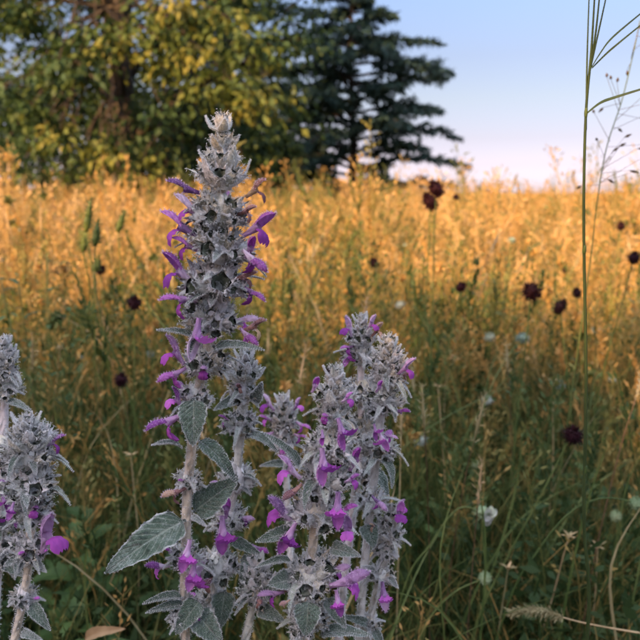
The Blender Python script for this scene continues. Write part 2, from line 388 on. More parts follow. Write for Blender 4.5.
# leafy sun blocker added out of view behind the camera, sized to shade near plants
def shade_hedge():
    y0, h = -6.0, 0.66 + 6.4 * math.tan(R(SUN_EL)) / math.cos(R(SUN_AZ - 180))
    t = thing('shade_hedge', (0, y0, 0), 'long leafy green row added out of view to shade the near flowers', 'shade_hedge')
    core = MB(); n_ = 60; V = []; F = []
    for i in range(n_ + 1):
        x = -14 + 15 * i / n_; k = random.uniform(0.97, 1.0)
        for (yy, zz) in ((-0.5, -0.05), (-0.55, h * 0.5), (-0.4, h * 0.9 * k), (0, h * 0.97 * k), (0.4, h * 0.9 * k), (0.55, h * 0.5), (0.5, -0.05)): V.append((x, yy * k, zz))
    for i in range(n_):
        for j in range(6): F.append((i * 7 + j, i * 7 + j + 1, i * 7 + 8 + j, i * 7 + 7 + j))
    core.add(V, F); obj('branch_mass', core.mesh('branch_mass', [M['bark']]), t)
    n_ = 12000; g = rng; a = g.uniform(0, 1, n_); sgn = g.choice([-1, 1], n_); topm = g.uniform(0, 1, n_) < 0.4
    X = g.uniform(-14, 1, n_); Yv = np.where(topm, g.uniform(-0.5, 0.5, n_), sgn * g.uniform(0.45, 0.68, n_)); Z = np.where(topm, h * g.uniform(0.9, 1.01, n_), a * h)
    P = np.stack([X, Yv, Z], 1); D = g.normal(0, 1, (n_, 3)); N = g.normal(0, 1, (n_, 3)) + np.array([0, 0, 0.5])
    V, F = leaf_cards(P, D, N, 0.13 * g.uniform(0.7, 1.3, n_), 0.05 * g.uniform(0.7, 1.3, n_))
    o = obj('foliage', np_mesh('foliage', V, F, [M['shade_hedge_leaf']], attrs={'tint': np.repeat(g.uniform(0, 1, n_), 4)}), t); o['kind'] = 'stuff'
shade_hedge()

# ------------------------------------------------------------------ meadow grass (stuff)
def grass_shader():
    m, n, l, b = node_mat('meadow_grass')
    d = n.new('ShaderNodeAttribute'); d.attribute_name = 'dry'; d.attribute_type = 'INSTANCER'
    bt = n.new('ShaderNodeAttribute'); bt.attribute_name = 'blade'
    k = n.new('ShaderNodeAttribute'); k.attribute_name = 'ripe'
    f = math_n(n, l, 'ADD', math_n(n, l, 'ADD', d.outputs['Fac'], math_n(n, l, 'MULTIPLY', math_n(n, l, 'SUBTRACT', bt.outputs['Fac'], 0.5), 0.8)), math_n(n, l, 'MULTIPLY', k.outputs['Fac'], 0.4), True)
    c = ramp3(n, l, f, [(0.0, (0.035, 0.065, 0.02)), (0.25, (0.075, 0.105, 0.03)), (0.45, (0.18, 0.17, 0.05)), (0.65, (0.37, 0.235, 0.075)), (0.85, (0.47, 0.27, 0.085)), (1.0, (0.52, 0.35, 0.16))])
    l.new(c, b.inputs['Base Color']); b.inputs['Roughness'].default_value = 0.6; b.inputs['Specular IOR Level'].default_value = 0.2
    t = n.new('ShaderNodeBsdfTranslucent'); l.new(c, t.inputs[0])
    x = n.new('ShaderNodeMixShader'); x.inputs[0].default_value = 0.3
    l.new(b.outputs[0], x.inputs[1]); l.new(t.outputs[0], x.inputs[2]); l.new(x.outputs[0], n['Material Output'].inputs[0])
    return m
M['grass'] = grass_shader()

class Tuft:
    def __init__(s, seed): s.g = np.random.default_rng(seed); s.V = []; s.F = []; s.b = []; s.r = []; s.n = 0
    def strip(s, pts, wid, blade, ripe, face=None):
        g = s.g; pts = np.asarray(pts); n_ = len(pts); d = np.gradient(pts, axis=0); d /= np.linalg.norm(d, axis=1, keepdims=True) + 1e-9
        if face is None: a = g.uniform(0, 2 * PI); face = np.array([math.cos(a), math.sin(a), 0.2])
        sd = np.cross(d, face); sd /= np.linalg.norm(sd, axis=1, keepdims=True) + 1e-9; w = np.asarray(wid)[:, None]
        V = np.stack([pts - sd * w, pts + sd * w], 1).reshape(-1, 3); i = s.n + np.arange(n_ - 1) * 2
        s.V.append(V); s.F += [np.stack([i, i + 1, i + 3], 1), np.stack([i, i + 3, i + 2], 1)]
        s.b += [blade] * (2 * n_); s.r += list(np.repeat(ripe if hasattr(ripe, '__len__') else np.full(n_, ripe), 2)); s.n += 2 * n_
    def grain(s, p, d, L, W, blade, ripe):
        g = s.g; d = np.asarray(d); d = d / np.linalg.norm(d); q = np.cross(d, g.normal(0, 1, 3)); q /= np.linalg.norm(q) + 1e-9
        s.V.append(np.array([p, p + d * L * 0.45 + q * W, p + d * L, p + d * L * 0.45 - q * W])); i = s.n
        s.F.append(np.array([[i, i + 1, i + 2], [i, i + 2, i + 3]])); s.b += [blade] * 4; s.r += [ripe] * 4; s.n += 4
    def line(s, p0, h, lean, curve, az, n_=5):
        t = np.linspace(0, 1, n_)[:, None]; a = np.array([math.cos(az), math.sin(az), 0.0])
        return p0 + np.array([0, 0, 1.0]) * h * (t - 0.28 * curve * t ** 2) + a * h * (lean * t + curve * t ** 2.2)
    def blade(s, p0, h, w, ripe=0.0, cmax=0.5):
        g = s.g; pts = s.line(p0, h, g.uniform(0, 0.25), g.uniform(0.02, cmax), g.uniform(0, 6.28), 6)
        s.strip(pts, w * np.array([0.7, 1, 0.95, 0.75, 0.45, 0.03]), g.uniform(0, 1), ripe + np.linspace(0, 0.35, 6))
    def stalk(s, p0, h, kind, w=0.0008):
        g = s.g; az = g.uniform(0, 6.28); pts = s.line(p0, h, g.uniform(0, 0.16), g.uniform(0.0, 0.22), az, 7); bl = g.uniform(0.2, 1)
        s.strip(pts, np.full(7, w), bl, 0.35)
        dv = pts[-1] - pts[-2]; dv /= np.linalg.norm(dv)
        if kind == 'panicle':
            for _ in range(int(g.integers(16, 28))):
                u = g.uniform(0, 1); p = pts[-1] - dv * h * 0.24 * u; sd = g.normal(0, 1, 3); sd[2] = abs(sd[2]) * 0.4; d = dv * 0.7 + sd * 0.55
                L = (0.012 + 0.04 * u * (1 - 0.4 * u)) * g.uniform(0.5, 1.2); tip = p + d * L
                s.strip(np.array([p, tip]), np.array([0.0003, 0.0002]), bl, 0.6); s.grain(tip, d + np.array([0, 0, -0.2]), g.uniform(0.009, 0.015), 0.0024, bl, 0.42)
        elif kind == 'spike':
            for i in range(34):
                u = i / 33; p = pts[-1] - dv * h * 0.2 * u; sd = g.normal(0, 1, 3); s.grain(p, dv * 0.9 + sd * 0.45, 0.013, 0.0026, bl, 0.5)
        elif kind == 'awned':
            for i in range(16):
                u = i / 15; p = pts[-1] - dv * h * 0.16 * u; sd = g.normal(0, 1, 3); d = dv + sd * 0.35
                s.grain(p, d, 0.013, 0.002, bl, 0.6); s.grain(p + d * 0.012, d, 0.022, 0.0003, bl, 0.8)
        elif kind == 'button':
            for i in range(26):
                d = g.normal(0, 1, 3); d /= np.linalg.norm(d); s.grain(pts[-1], d, 0.013, 0.004, bl, 0.75)
    def mesh(s, name):
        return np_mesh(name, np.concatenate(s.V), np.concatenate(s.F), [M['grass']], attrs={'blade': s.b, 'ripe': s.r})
def disk(g, r): a = g.uniform(0, 6.28); q = r * math.sqrt(g.uniform(0, 1)); return np.array([math.cos(a) * q, math.sin(a) * q, 0.0])
tufts = bpy.data.collections.new('meadow_tufts')     # sources only, never linked to the scene itself
def make_tuft(i, fn):
    t = Tuft(100 + i); fn(t); o = bpy.data.objects.new('tuft_%02d' % i, t.mesh('tuft')); tufts.objects.link(o)
def v_green(t):
    for _ in range(30): t.blade(disk(t.g, 0.05), t.g.uniform(0.10, 0.30), t.g.uniform(0.0008, 0.0017))
def v_tall(t):
    for _ in range(16): t.blade(disk(t.g, 0.06), t.g.uniform(0.15, 0.34), t.g.uniform(0.0008, 0.0015), 0.1)
    for _ in range(3): t.stalk(disk(t.g, 0.05), t.g.uniform(0.30, 0.44), t.g.choice(['panicle', 'spike']))
def v_pan(t):
    for _ in range(7): t.stalk(disk(t.g, 0.06), t.g.uniform(0.32, 0.47), 'panicle')
    for _ in range(14): t.blade(disk(t.g, 0.06), t.g.uniform(0.14, 0.32), 0.0012, 0.25)
def v_spk(t):
    for _ in range(5): t.stalk(disk(t.g, 0.06), t.g.uniform(0.30, 0.45), 'spike')
    for _ in range(4): t.stalk(disk(t.g, 0.06), t.g.uniform(0.30, 0.45), 'awned')
    for _ in range(12): t.blade(disk(t.g, 0.06), t.g.uniform(0.14, 0.3), 0.0012, 0.25)
def v_btn(t):
    for _ in range(5): t.stalk(disk(t.g, 0.05), t.g.uniform(0.26, 0.42), 'button')
    for _ in range(3): t.stalk(disk(t.g, 0.05), t.g.uniform(0.30, 0.45), 'panicle')
    for _ in range(14): t.blade(disk(t.g, 0.06), t.g.uniform(0.14, 0.3), 0.0012, 0.1)
def v_herb(t):
    g = t.g
    for _ in range(7):
        p0 = disk(g, 0.05); h = g.uniform(0.10, 0.26); pts = t.line(p0, h, g.uniform(0, 0.25), g.uniform(0, 0.3), g.uniform(0, 6.28), 6); bl = g.uniform(0, 0.6)
        t.strip(pts, np.full(6, 0.0011), bl, 0)
        for k in range(16):
            u = 0.2 + 0.8 * k / 15; p = pts[0] + (pts[-1] - pts[0]) * u; d = g.normal(0, 1, 3); d[2] = abs(d[2]) * 0.6
            t.grain(p, d, g.uniform(0.014, 0.032), g.uniform(0.0025, 0.006), bl, g.uniform(-0.6, -0.3))
for i, fn in enumerate((v_green, v_green, v_herb, v_herb, v_tall, v_tall, v_pan, v_pan, v_spk, v_spk, v_btn, v_green)): make_tuft(i, fn)

def scatter():
    g = rng; P = []; Vr = []; S = []; Dr = []
    def field(y0, y1, dens, pw, smin, smax, dry, margin):
        area_n = int(dens * (y1 - y0) * ((y0 + y1) / 2 * 1.0 + 2 * margin)); y = g.uniform(y0, y1, area_n); x = g.uniform(-1, 1, area_n) * (y * 0.5 + margin)
        patch = np.sin(x * 2.1 + y * 1.3) * np.cos(y * 1.7 - x * 0.8) + 0.5 * np.sin(x * 5.1 + 1) * np.sin(y * 4.3)
        v = g.choice(12, area_n, p=pw); s = g.uniform(smin, smax, area_n)
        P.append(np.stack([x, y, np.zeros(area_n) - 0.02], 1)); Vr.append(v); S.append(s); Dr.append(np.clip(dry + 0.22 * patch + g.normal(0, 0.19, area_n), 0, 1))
    near = np.array([3.5, 3.5, 3, 3, 1.6, 1.6, .35, .35, .3, .3, .25, 3.5]); near /= near.sum()
    far = np.array([1.2, 1.2, 1.4, 1.4, 2.2, 2.2, 2.0, 2.0, 1.8, 1.8, 2.2, 1.2]); far /= far.sum()
    mid = (near + far) / 2
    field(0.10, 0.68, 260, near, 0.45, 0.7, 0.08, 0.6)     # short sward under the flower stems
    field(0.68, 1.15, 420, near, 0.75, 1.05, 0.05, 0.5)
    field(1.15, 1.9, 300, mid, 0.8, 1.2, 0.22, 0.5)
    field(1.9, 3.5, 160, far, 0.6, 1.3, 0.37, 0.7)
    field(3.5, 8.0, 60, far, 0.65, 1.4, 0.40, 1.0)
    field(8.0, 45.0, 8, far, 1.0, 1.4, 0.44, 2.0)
    tall = np.array([0, 0, 0, 0, 1, 1, 3, 3, 2, 2, 1, 0.0]); tall /= tall.sum()
    field(2.4, 14.0, 8.0, tall, 1.25, 1.85, 0.45, 1.0)        # taller heads that break the skyline
    P = np.concatenate(P); Vr = np.concatenate(Vr); S = np.concatenate(S); Dr = np.concatenate(Dr); n_ = len(P)
    me = bpy.data.meshes.new('meadow_grass'); me.vertices.add(n_); me.vertices.foreach_set('co', P.astype(np.float32).ravel())
    a = me.attributes.new('variant', 'INT', 'POINT'); a.data.foreach_set('value', Vr.astype(np.int32))
    a = me.attributes.new('scl', 'FLOAT', 'POINT'); a.data.foreach_set('value', S.astype(np.float32))
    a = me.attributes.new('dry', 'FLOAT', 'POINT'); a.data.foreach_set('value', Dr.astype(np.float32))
    rot = np.stack([g.normal(0, 0.13, n_), g.normal(0.06, 0.15, n_), g.uniform(0, 6.28, n_)], 1)
    a = me.attributes.new('rot', 'FLOAT_VECTOR', 'POINT'); a.data.foreach_set('vector', rot.astype(np.float32).ravel())
    o = obj('meadow_grass', me); o['kind'] = 'stuff'; o['label'] = 'mass of fine green and straw coloured meadow grass'; o['category'] = 'grass'
    ng = bpy.data.node_groups.new('scatter_grass', 'GeometryNodeTree')
    ng.interface.new_socket('Geometry', in_out='INPUT', socket_type='NodeSocketGeometry'); ng.interface.new_socket('Geometry', in_out='OUTPUT', socket_type='NodeSocketGeometry')
    N, L = ng.nodes, ng.links; gi = N.new('NodeGroupInput'); go = N.new('NodeGroupOutput'); mp = N.new('GeometryNodeMeshToPoints'); ip = N.new('GeometryNodeInstanceOnPoints')
    ci = N.new('GeometryNodeCollectionInfo'); ci.inputs['Collection'].default_value = tufts; ci.inputs['Separate Children'].default_value = True; ci.inputs['Reset Children'].default_value = True
    def na(name, ty):
        x = N.new('GeometryNodeInputNamedAttribute'); x.data_type = ty; x.inputs['Name'].default_value = name; return x.outputs['Attribute']
    L.new(gi.outputs[0], mp.inputs['Mesh']); L.new(mp.outputs[0], ip.inputs['Points']); L.new(ci.outputs[0], ip.inputs['Instance']); ip.inputs['Pick Instance'].default_value = True
    L.new(na('variant', 'INT'), ip.inputs['Instance Index']); L.new(na('rot', 'FLOAT_VECTOR'), ip.inputs['Rotation']); L.new(na('scl', 'FLOAT'), ip.inputs['Scale'])
    L.new(ip.outputs[0], go.inputs[0]); md = o.modifiers.new('scatter', 'NODES'); md.node_group = ng
scatter()

# ------------------------------------------------------------------ lamb's ear: the shared pieces
def calyx_mesh(seed, slim=1.0, open_=1.0):
    """a woolly cup of unit length along +Z with five pointed teeth and a dark throat"""
    random.seed(seed); b = MB(); n_ = 15
    prof = [(0.0, 0.06), (0.12, 0.15), (0.35, 0.20), (0.6, 0.215), (0.74, 0.21 * open_ + 0.02)]
    for z, r in prof:
        for k in range(n_):
            a = 2 * PI * k / n_; q = r * slim * (1 + 0.10 * math.cos(5 * a)) * random.uniform(0.93, 1.07); b.v.append(Vector((math.cos(a) * q, math.sin(a) * q, z)))
    for i in range(len(prof) - 1):
        for k in range(n_): b.f.append((i * n_ + k, i * n_ + (k + 1) % n_, (i + 1) * n_ + (k + 1) % n_, (i + 1) * n_ + k)); b.m.append(0)
    rim = (len(prof) - 1) * n_
    for k in range(0, n_, 3):                       # the teeth
        a = 2 * PI * k / n_; q = (0.27 * open_ + random.uniform(0, 0.07)) * slim; zz = 1.0 + random.uniform(-0.08, 0.06)
        midp = Vector((math.cos(a) * q * 0.92, math.sin(a) * q * 0.92, 0.88)); tip = Vector((math.cos(a) * q * 1.15, math.sin(a) * q * 1.15, zz))
        o = len(b.v); sd = Vector((-math.sin(a), math.cos(a), 0)) * 0.045
        b.v += [midp - sd, midp + sd, tip]; p, c, x = rim + (k - 1) % n_, rim + k, rim + (k + 1) % n_
        b.f += [(p, c, o), (c, x, o + 1), (c, o + 1, o), (o, o + 1, o + 2)]; b.m += [0] * 4
    o = len(b.v)
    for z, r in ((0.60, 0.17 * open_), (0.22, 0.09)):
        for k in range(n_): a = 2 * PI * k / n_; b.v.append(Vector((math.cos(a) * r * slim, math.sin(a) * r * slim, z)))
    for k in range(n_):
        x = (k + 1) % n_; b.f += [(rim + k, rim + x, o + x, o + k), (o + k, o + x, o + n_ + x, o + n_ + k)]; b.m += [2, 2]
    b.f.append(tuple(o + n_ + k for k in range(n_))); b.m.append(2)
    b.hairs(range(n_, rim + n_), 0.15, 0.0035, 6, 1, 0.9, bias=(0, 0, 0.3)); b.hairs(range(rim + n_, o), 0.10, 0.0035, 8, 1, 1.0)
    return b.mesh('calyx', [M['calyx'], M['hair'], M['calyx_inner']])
CALYX = [calyx_mesh(s, sl, op) for s, sl, op in ((1, 1, 1), (2, 0.9, 1.15), (3, 1.08, 0.9), (4, 0.85, 0.7), (5, 1.0, 1.12))]

def tube_mesh(mat, seed):
    random.seed(seed); b = MB(); b.tube([(0, 0, 0), (0.01, 0, 0.2), (0.03, 0, 0.38), (0.03, 0, 0.5)], [0.06, 0.075, 0.11, 0.13], 8, cap=False)
    b.hairs(range(len(b.v)), 0.07, 0.003, 4, 1, 0.6); return b.mesh('flower', [mat, M['lilac_hair']])
def upper_mesh(mat, seed, length=1.0, hairy=True):
    """hooded upper lip: an arched half tube"""
    random.seed(seed); b = MB(); n_, k_ = 8, 7
    for i in range(n_):
        t = i / (n_ - 1); z = 0.44 + (0.58 * length) * t; x0 = 0.05 + 0.10 * math.sin(t * 2.2); w = 0.165 * (1 - 0.50 * t ** 3) * (0.8 + 0.3 * math.sin(t * 3.1)) * (1.0 if i < n_ - 1 else 0.45)
        for k in range(k_):
            a = (k / (k_ - 1) - 0.5) * 3.6; b.v.append(Vector((x0 + math.cos(a) * w * 0.75, math.sin(a) * w, z + 0.02 * math.cos(a))))
    for i in range(n_ - 1):
        for k in range(k_ - 1): b.f.append((i * k_ + k, i * k_ + k + 1, (i + 1) * k_ + k + 1, (i + 1) * k_ + k)); b.m.append(0)
    if hairy: b.hairs(range(len(b.v)), 0.065, 0.003, 5, 1, 0.7)
    return b.mesh('upper_lip', [mat, M['lilac_hair']])
def lower_mesh(mat, seed, spread=1.0):
    """drooping lower lip with a broad middle lobe and two side lobes"""
    random.seed(seed); b = MB(); n_, k_ = 9, 11
    path = [Vector((-0.04, 0, 0.44)), Vector((-0.12, 0, 0.56)), Vector((-0.24, 0, 0.62)), Vector((-0.38, 0, 0.60)), Vector((-0.52, 0, 0.50))]
    for i in range(n_):
        t = i / (n_ - 1) * 4; j = min(int(t), 3); c = path[j].lerp(path[j + 1], t - j); T_ = i / (n_ - 1)
        w = np.interp(T_, [0, 0.2, 0.38, 0.5, 0.62, 0.82, 1], [0.10, 0.16, 0.29, 0.20, 0.27, 0.29, 0.14]) * spread
        for k in range(k_):
            u = k / (k_ - 1) * 2 - 1
            b.v.append(c + Vector((0.0, u * w, -0.28 * abs(u) ** 2 * w + 0.012 * random.uniform(-1, 1))) + Vector((0.02, 0, 0.03)) * math.cos(u * 9) * T_)
    for i in range(n_ - 1):
        for k in range(k_ - 1): b.f.append((i * k_ + k, i * k_ + k + 1, (i + 1) * k_ + k + 1, (i + 1) * k_ + k)); b.m.append(0)
    return b.mesh('lower_lip', [mat])
FL = {}
for k, (mt, mu, ml, sp, ln) in {'open': ('petal_pale', 'petal_mid', 'petal', 1.0, 1.0), 'pale': ('petal_pale', 'petal_pale', 'petal', 0.9, 1.05), 'bud': ('petal_pale', 'petal', None, 0, 0.8),
                                'dark': ('petal_dark', 'petal_dark', None, 0, 1.0), 'old': ('petal_old', 'petal_old', 'petal_old', 0.5, 0.9)}.items():
    FL[k] = (tube_mesh(M[mt], 3), upper_mesh(M[mu], 5, ln), lower_mesh(M[ml], 7, sp) if ml else None)

def leaf_mesh(base, tip, w, normal, sag=0.12, fold=0.35, curl=0.0, petiole=0.06, hair=True, mat=None, shape=(0.45, 0.62)):
    """a pointed woolly leaf from base to tip (points relative to its own root)"""
    b = MB(); nu, nv = 26, 13; base = Vector(base); tip = Vector(tip); ax = tip - base; L = ax.length; d = ax.normalized()
    nrm = Vector(normal); nrm = (nrm - d * nrm.dot(d)).normalized(); side = d.cross(nrm)
    ph = random.uniform(0, 6)
    for i in range(nu):
        t = i / (nu - 1); c = base + ax * t + nrm * (L * sag * math.sin(PI * t ** 0.8)) + side * (L * curl * math.sin(PI * t))
        if t < petiole: ww = 0.10
        else:
            s = (t - petiole) / (1 - petiole); ww = max(0.012, (math.sin(PI * s ** shape[0]) ** shape[1]) * (1.0 if s < 0.9 else 1.0)) ; ww = max(ww, 0.10 * (1 - s))
        for k in range(nv):
            u = k / (nv - 1) * 2 - 1
            off = fold * abs(u) ** 1.3 * ww * w + 0.05 * w * math.sin(t * 16 + ph + u * 2) * abs(u) + 0.035 * w * math.cos((t * 11 - abs(u) * 3) * 5.6) * (1 - abs(u)) + random.uniform(-1, 1) * 0.012 * w
            b.v.append(c + side * (u * ww * w * (1 + 0.05 * math.sin(t * 40 + ph))) + nrm * off); b.uv[len(b.v) - 1] = (u, t)
    for i in range(nu - 1):
        for k in range(nv - 1): b.f.append((i * nv + k, i * nv + k + 1, (i + 1) * nv + k + 1, (i + 1) * nv + k)); b.m.append(0)
    if hair:
        n0 = nu * nv; edge = [i for i in range(n0) if i % nv in (0, nv - 1)]; inner = [i for i in range(n0) if i % nv not in (0, nv - 1)]
        b.hairs(edge, 0.0008, 0.000032, 18, 1, 1.3, True); b.hairs(inner, 0.0007, 0.00003, 5, 1, 1.0, True)
    return b.mesh('leaf', [mat or M['leaf'], M['hair']])

def along(axis, py):
    ys = [a[1] for a in axis]; return float(np.interp(py, ys, [a[0] for a in axis]))

UP = Vector((0, 0, 1))
def place_flower(t, base, p0, p1, kind, size=None):
    tm, um, lm = FL[kind]; z = p1 - p0; L = size or z.length
    # the upper lip lies on the side that looks up, or away from the stem when the flower hangs
    xh = UP if z.normalized().z > -0.75 else Vector((random.uniform(-.8, .8), 1, 0))
    L *= random.uniform(0.98, 1.2); m = T(p0 - base) @ frame(z, xh) @ Matrix.Rotation(random.uniform(-0.45, 0.45), 4, 'Z') @ Matrix.Scale(L, 4)
    f = obj('flower', tm, t, m); obj('upper_lip', um, f)
    if lm: obj('lower_lip', lm, f)
    return f

def spike(label, Y, axis, srad, whorls, flowers=(), leaves=(), tip=None, seed=0, auto=1, lean=0.0, base_x=0.0):
    """one flowering stem. axis: line through photograph points from tip to frame edge; whorls: (py, half width px, half height px)"""
    random.seed(seed); rd = random
    whorls = [(a_, b_ * 0.88, c_) for a_, b_, c_ in whorls]; tip = tip and (tip[0] + 3, tip[1], tip[2] * 1.0)
    pts = [at(px, py, Y + lean * (py - axis[0][1]) / 500) for px, py in axis]
    if tip: py0 = axis[0][1] + 0.45 * (axis[1][1] - axis[0][1]); pts[0] = at(along(axis, py0), py0, Y + lean * 0.02)      # the stem ends inside the bud cluster
    low = pts[-1]; foot = Vector((low.x + base_x, low.y + lean * 0.3, -0.02))
    for k in range(1, 5): pts.append(low.lerp(foot, k / 4) + Vector((0.006 * math.sin(k * 2), 0.004 * math.cos(k), 0)))
    base = Vector((foot.x, foot.y, 0.0)); t = thing('lambs_ear_stem', base, label, 'flower stem', "woolly lamb's ear flower stems")
    def pos(py): return at(along(axis, py), py, Y + lean * (py - axis[0][1]) / 500)
    S = (Y * 1.03) / FPX                                  # metres per photograph pixel at this stem
    # stem: resampled so the hairs are dense
    fine = []
    for i in range(len(pts) - 1):
        n_ = max(2, int((pts[i] - pts[i + 1]).length / 0.004))
        if i >= len(axis) - 1: n_ = max(2, n_ // 4)
        fine += [pts[i].lerp(pts[i + 1], k / n_) for k in range(n_)]
    fine.append(pts[-1]); sm = [fine[0]] + [(fine[i - 1] + fine[i] * 2 + fine[i + 1]) / 4 for i in range(1, len(fine) - 1)] + [fine[-1]]
    b = MB(); b.tube([p - base for p in sm], [srad * S * min(1, 0.45 + 0.55 * i / (0.12 * len(sm))) for i in range(len(sm))], 10, square=0.07)
    b.hairs(range(len(b.v)), 0.0015, 0.00004, 9, 1, 1.1); obj('stem', b.mesh('stem', [M['stem'], M['hair']]), t)
    # tip: upright overlapping bracts and unopened calyces
    if tip:
        y0, y1, hw = tip; ctr = pos((y0 + y1) / 2); core = MB(); top, bot = pos(y0 + 0.30 * (y1 - y0)), pos(y1)
        core.tube([bot - ctr, (bot - ctr).lerp(top - ctr, 0.5), top - ctr], [hw * S * 0.40, hw * S * 0.34, hw * S * 0.08], 10); core.hairs(range(len(core.v)), 0.002, 0.00006, 6, 1, 0.8)
        w = obj('whorl', core.mesh('whorl', [M['calyx'], M['hair']]), t, T(ctr - base)); n_t = 4
        for k in range(n_t):
            u = k / (n_t - 1); c = pos(y1 - 3 + (y0 + 0.27 * (y1 - y0) - y1) * u); rr = hw * S * (1 - 0.58 * u); m_ = (7, 6, 5, 3)[k]
            for j in range(m_):
                a = 2 * PI * (j + 0.5 * (k % 2)) / m_ + rd.uniform(-0.25, 0.25); out = Vector((math.cos(a), math.sin(a), 0)); d = out * (0.85 - 0.45 * u) + UP * (0.75 + 0.5 * u) + Vector((rd.uniform(-.2, .2), rd.uniform(-.2, .2), rd.uniform(-.1, .1)))
                L = max(rr * 1.22, hw * S * 0.72) * rd.uniform(0.85, 1.15)
                obj('calyx', rd.choice(CALYX[:4]), w, T(c - ctr + out * rr * 0.15) @ frame(d, UP if k < 3 else out) @ Matrix.Rotation(rd.uniform(0, 6.28), 4, 'Z') @ Matrix.Scale(L, 4))
            for q in range(3):                           # flaring bracts of each tier
                a = k * 1.0 + q * 2.1 + rd.uniform(-0.3, 0.3); out = Vector((math.cos(a), math.sin(a), 0)); ln = max(rr, hw * S * 0.62)
                tp = out * ln * 1.0 + UP * ln * rd.uniform(0.6, 1.2)
                obj('bract', leaf_mesh((0, 0, 0), tp, ln * 0.34, UP - out * 0.8, -0.2, 0.3, mat=M['calyx']), w, T(c - ctr + out * rr * 0.2))
    # whorls: rings of calyces round the stem
    for wi, (py, hw, hh) in enumerate(whorls):
        ctr = pos(py); rr = hw * S; hz = hh * S; core = MB()
        core.tube([Vector((0, 0, -hz * 0.9)), Vector((0, 0, -hz * 0.4)), Vector((0, 0, hz * 0.35)), Vector((0, 0, hz * 0.9))], [srad * S * 0.9, rr * 0.50, rr * 0.48, srad * S * 0.9], 12)
        core.hairs(range(len(core.v)), 0.0022, 0.00006, 6, 1, 0.9); w = obj('whorl', core.mesh('whorl', [M['calyx'], M['hair']]), t, T(ctr - base))
        for tier, (n_, el, zo, ln) in enumerate(((6, -0.05, -0.50, 0.82), (8, 0.38, -0.42, 0.98), (7, 0.80, -0.22, 0.98), (4, 1.20, 0.0, 0.85))):
            for j in range(n_):
                a = 2 * PI * (j + 0.5 * (tier % 2)) / n_ + rd.uniform(-0.2, 0.2) + wi; e_ = el + rd.uniform(-0.22, 0.22)
                if rd.random() < 0.13: continue
                out = Vector((math.cos(a), math.sin(a), 0)); d = out * math.cos(e_) + UP * math.sin(e_); L = rr * ln * rd.uniform(0.68, 1.24)
                obj('calyx', rd.choice(CALYX), w, T(out * rr * 0.20 + UP * hz * zo) @ frame(d, UP) @ Matrix.Rotation(rd.uniform(0, 6.28), 4, 'Z') @ Matrix.Scale(L, 4))
        for k in range(5):                               # small woolly bracts between the calyces
            a = wi * 1.57 + k * 1.257 + rd.uniform(-0.3, 0.3); out = Vector((math.cos(a), math.sin(a), 0)); L = rr * rd.uniform(0.8, 1.1)
            obj('bract', leaf_mesh((0, 0, 0), out * L + UP * L * rd.uniform(-0.5, 0.45), rr * 0.17, UP - out * 0.3, 0.08, 0.4), w, T(out * rr * 0.15 - UP * hz * rd.uniform(-0.2, 0.8)))
        for k in range(3):                               # longer drooping bracts that break the outline
            a = rd.choice((0, PI, -PI / 2)) + rd.uniform(-0.7, 0.7); out = Vector((math.cos(a), math.sin(a), 0)); L = rr * rd.uniform(1.15, 1.65)
            obj('bract', leaf_mesh((0, 0, 0), out * L + UP * L * rd.uniform(-0.55, 0.25), rr * rd.uniform(0.15, 0.24), UP - out * 0.2, rd.uniform(0.15, 0.3), 0.5, rd.uniform(-0.12, 0.12), mat=rd.choice((M['bract'], M['bract'], M['leaf']))), w, T(out * rr * 0.15 - UP * hz * rd.uniform(0.0, 0.9)))
        for k in range(auto):
            a = rd.choice((PI, 0, -PI / 2, PI / 2)) + rd.uniform(-0.6, 0.6); out = Vector((math.cos(a), math.sin(a), rd.uniform(-0.2, 0.4)))
            p0 = ctr + out * rr * 0.55 + UP * hz * rd.uniform(-0.4, 0.4); place_flower(t, base, p0, p0 + out.normalized() * rr * rd.uniform(0.75, 1.0), rd.choice(('open', 'pale', 'bud', 'old')))
    for f in flowers:
        bx_, by_, tx_, ty_, kind = f[:5]; dy = f[5] if len(f) > 5 else -0.004
        p0, p1 = at(bx_, by_, Y + dy), at(tx_, ty_, Y + dy - 0.004); place_flower(t, base, p0, p1, kind)
    for lf in leaves:
        bx_, by_, tx_, ty_, wpx = lf[:5]; o_ = dict(dy0=-0.003, dy1=-0.012, n=(0, -0.75, 0.65), sag=0.1, fold=0.3, curl=0.0); o_.update(lf[5] if len(lf) > 5 else {})
        p0, p1 = at(bx_, by_, Y + o_['dy0']), at(tx_, ty_, Y + o_['dy1'])
        obj('leaf', leaf_mesh((0, 0, 0), p1 - p0, wpx * S * 0.5, o_['n'], o_['sag'], o_['fold'], o_['curl']), t, T(p0 - base))
    # the leaves low on the stem, under the edge of the picture
    for k in range(4):
        z = low.z * (0.75 - 0.18 * k); a = k * 1.57 + rd.uniform(0, 1); out = Vector((math.cos(a), math.sin(a), 0)); p0 = low.lerp(foot, 1 - z / max(low.z, 0.01))
        obj('leaf', leaf_mesh((0, 0, 0), out * 0.055 + UP * 0.012, 0.012, UP, 0.12, 0.25, hair=False), t, T(p0 - base))
    return t

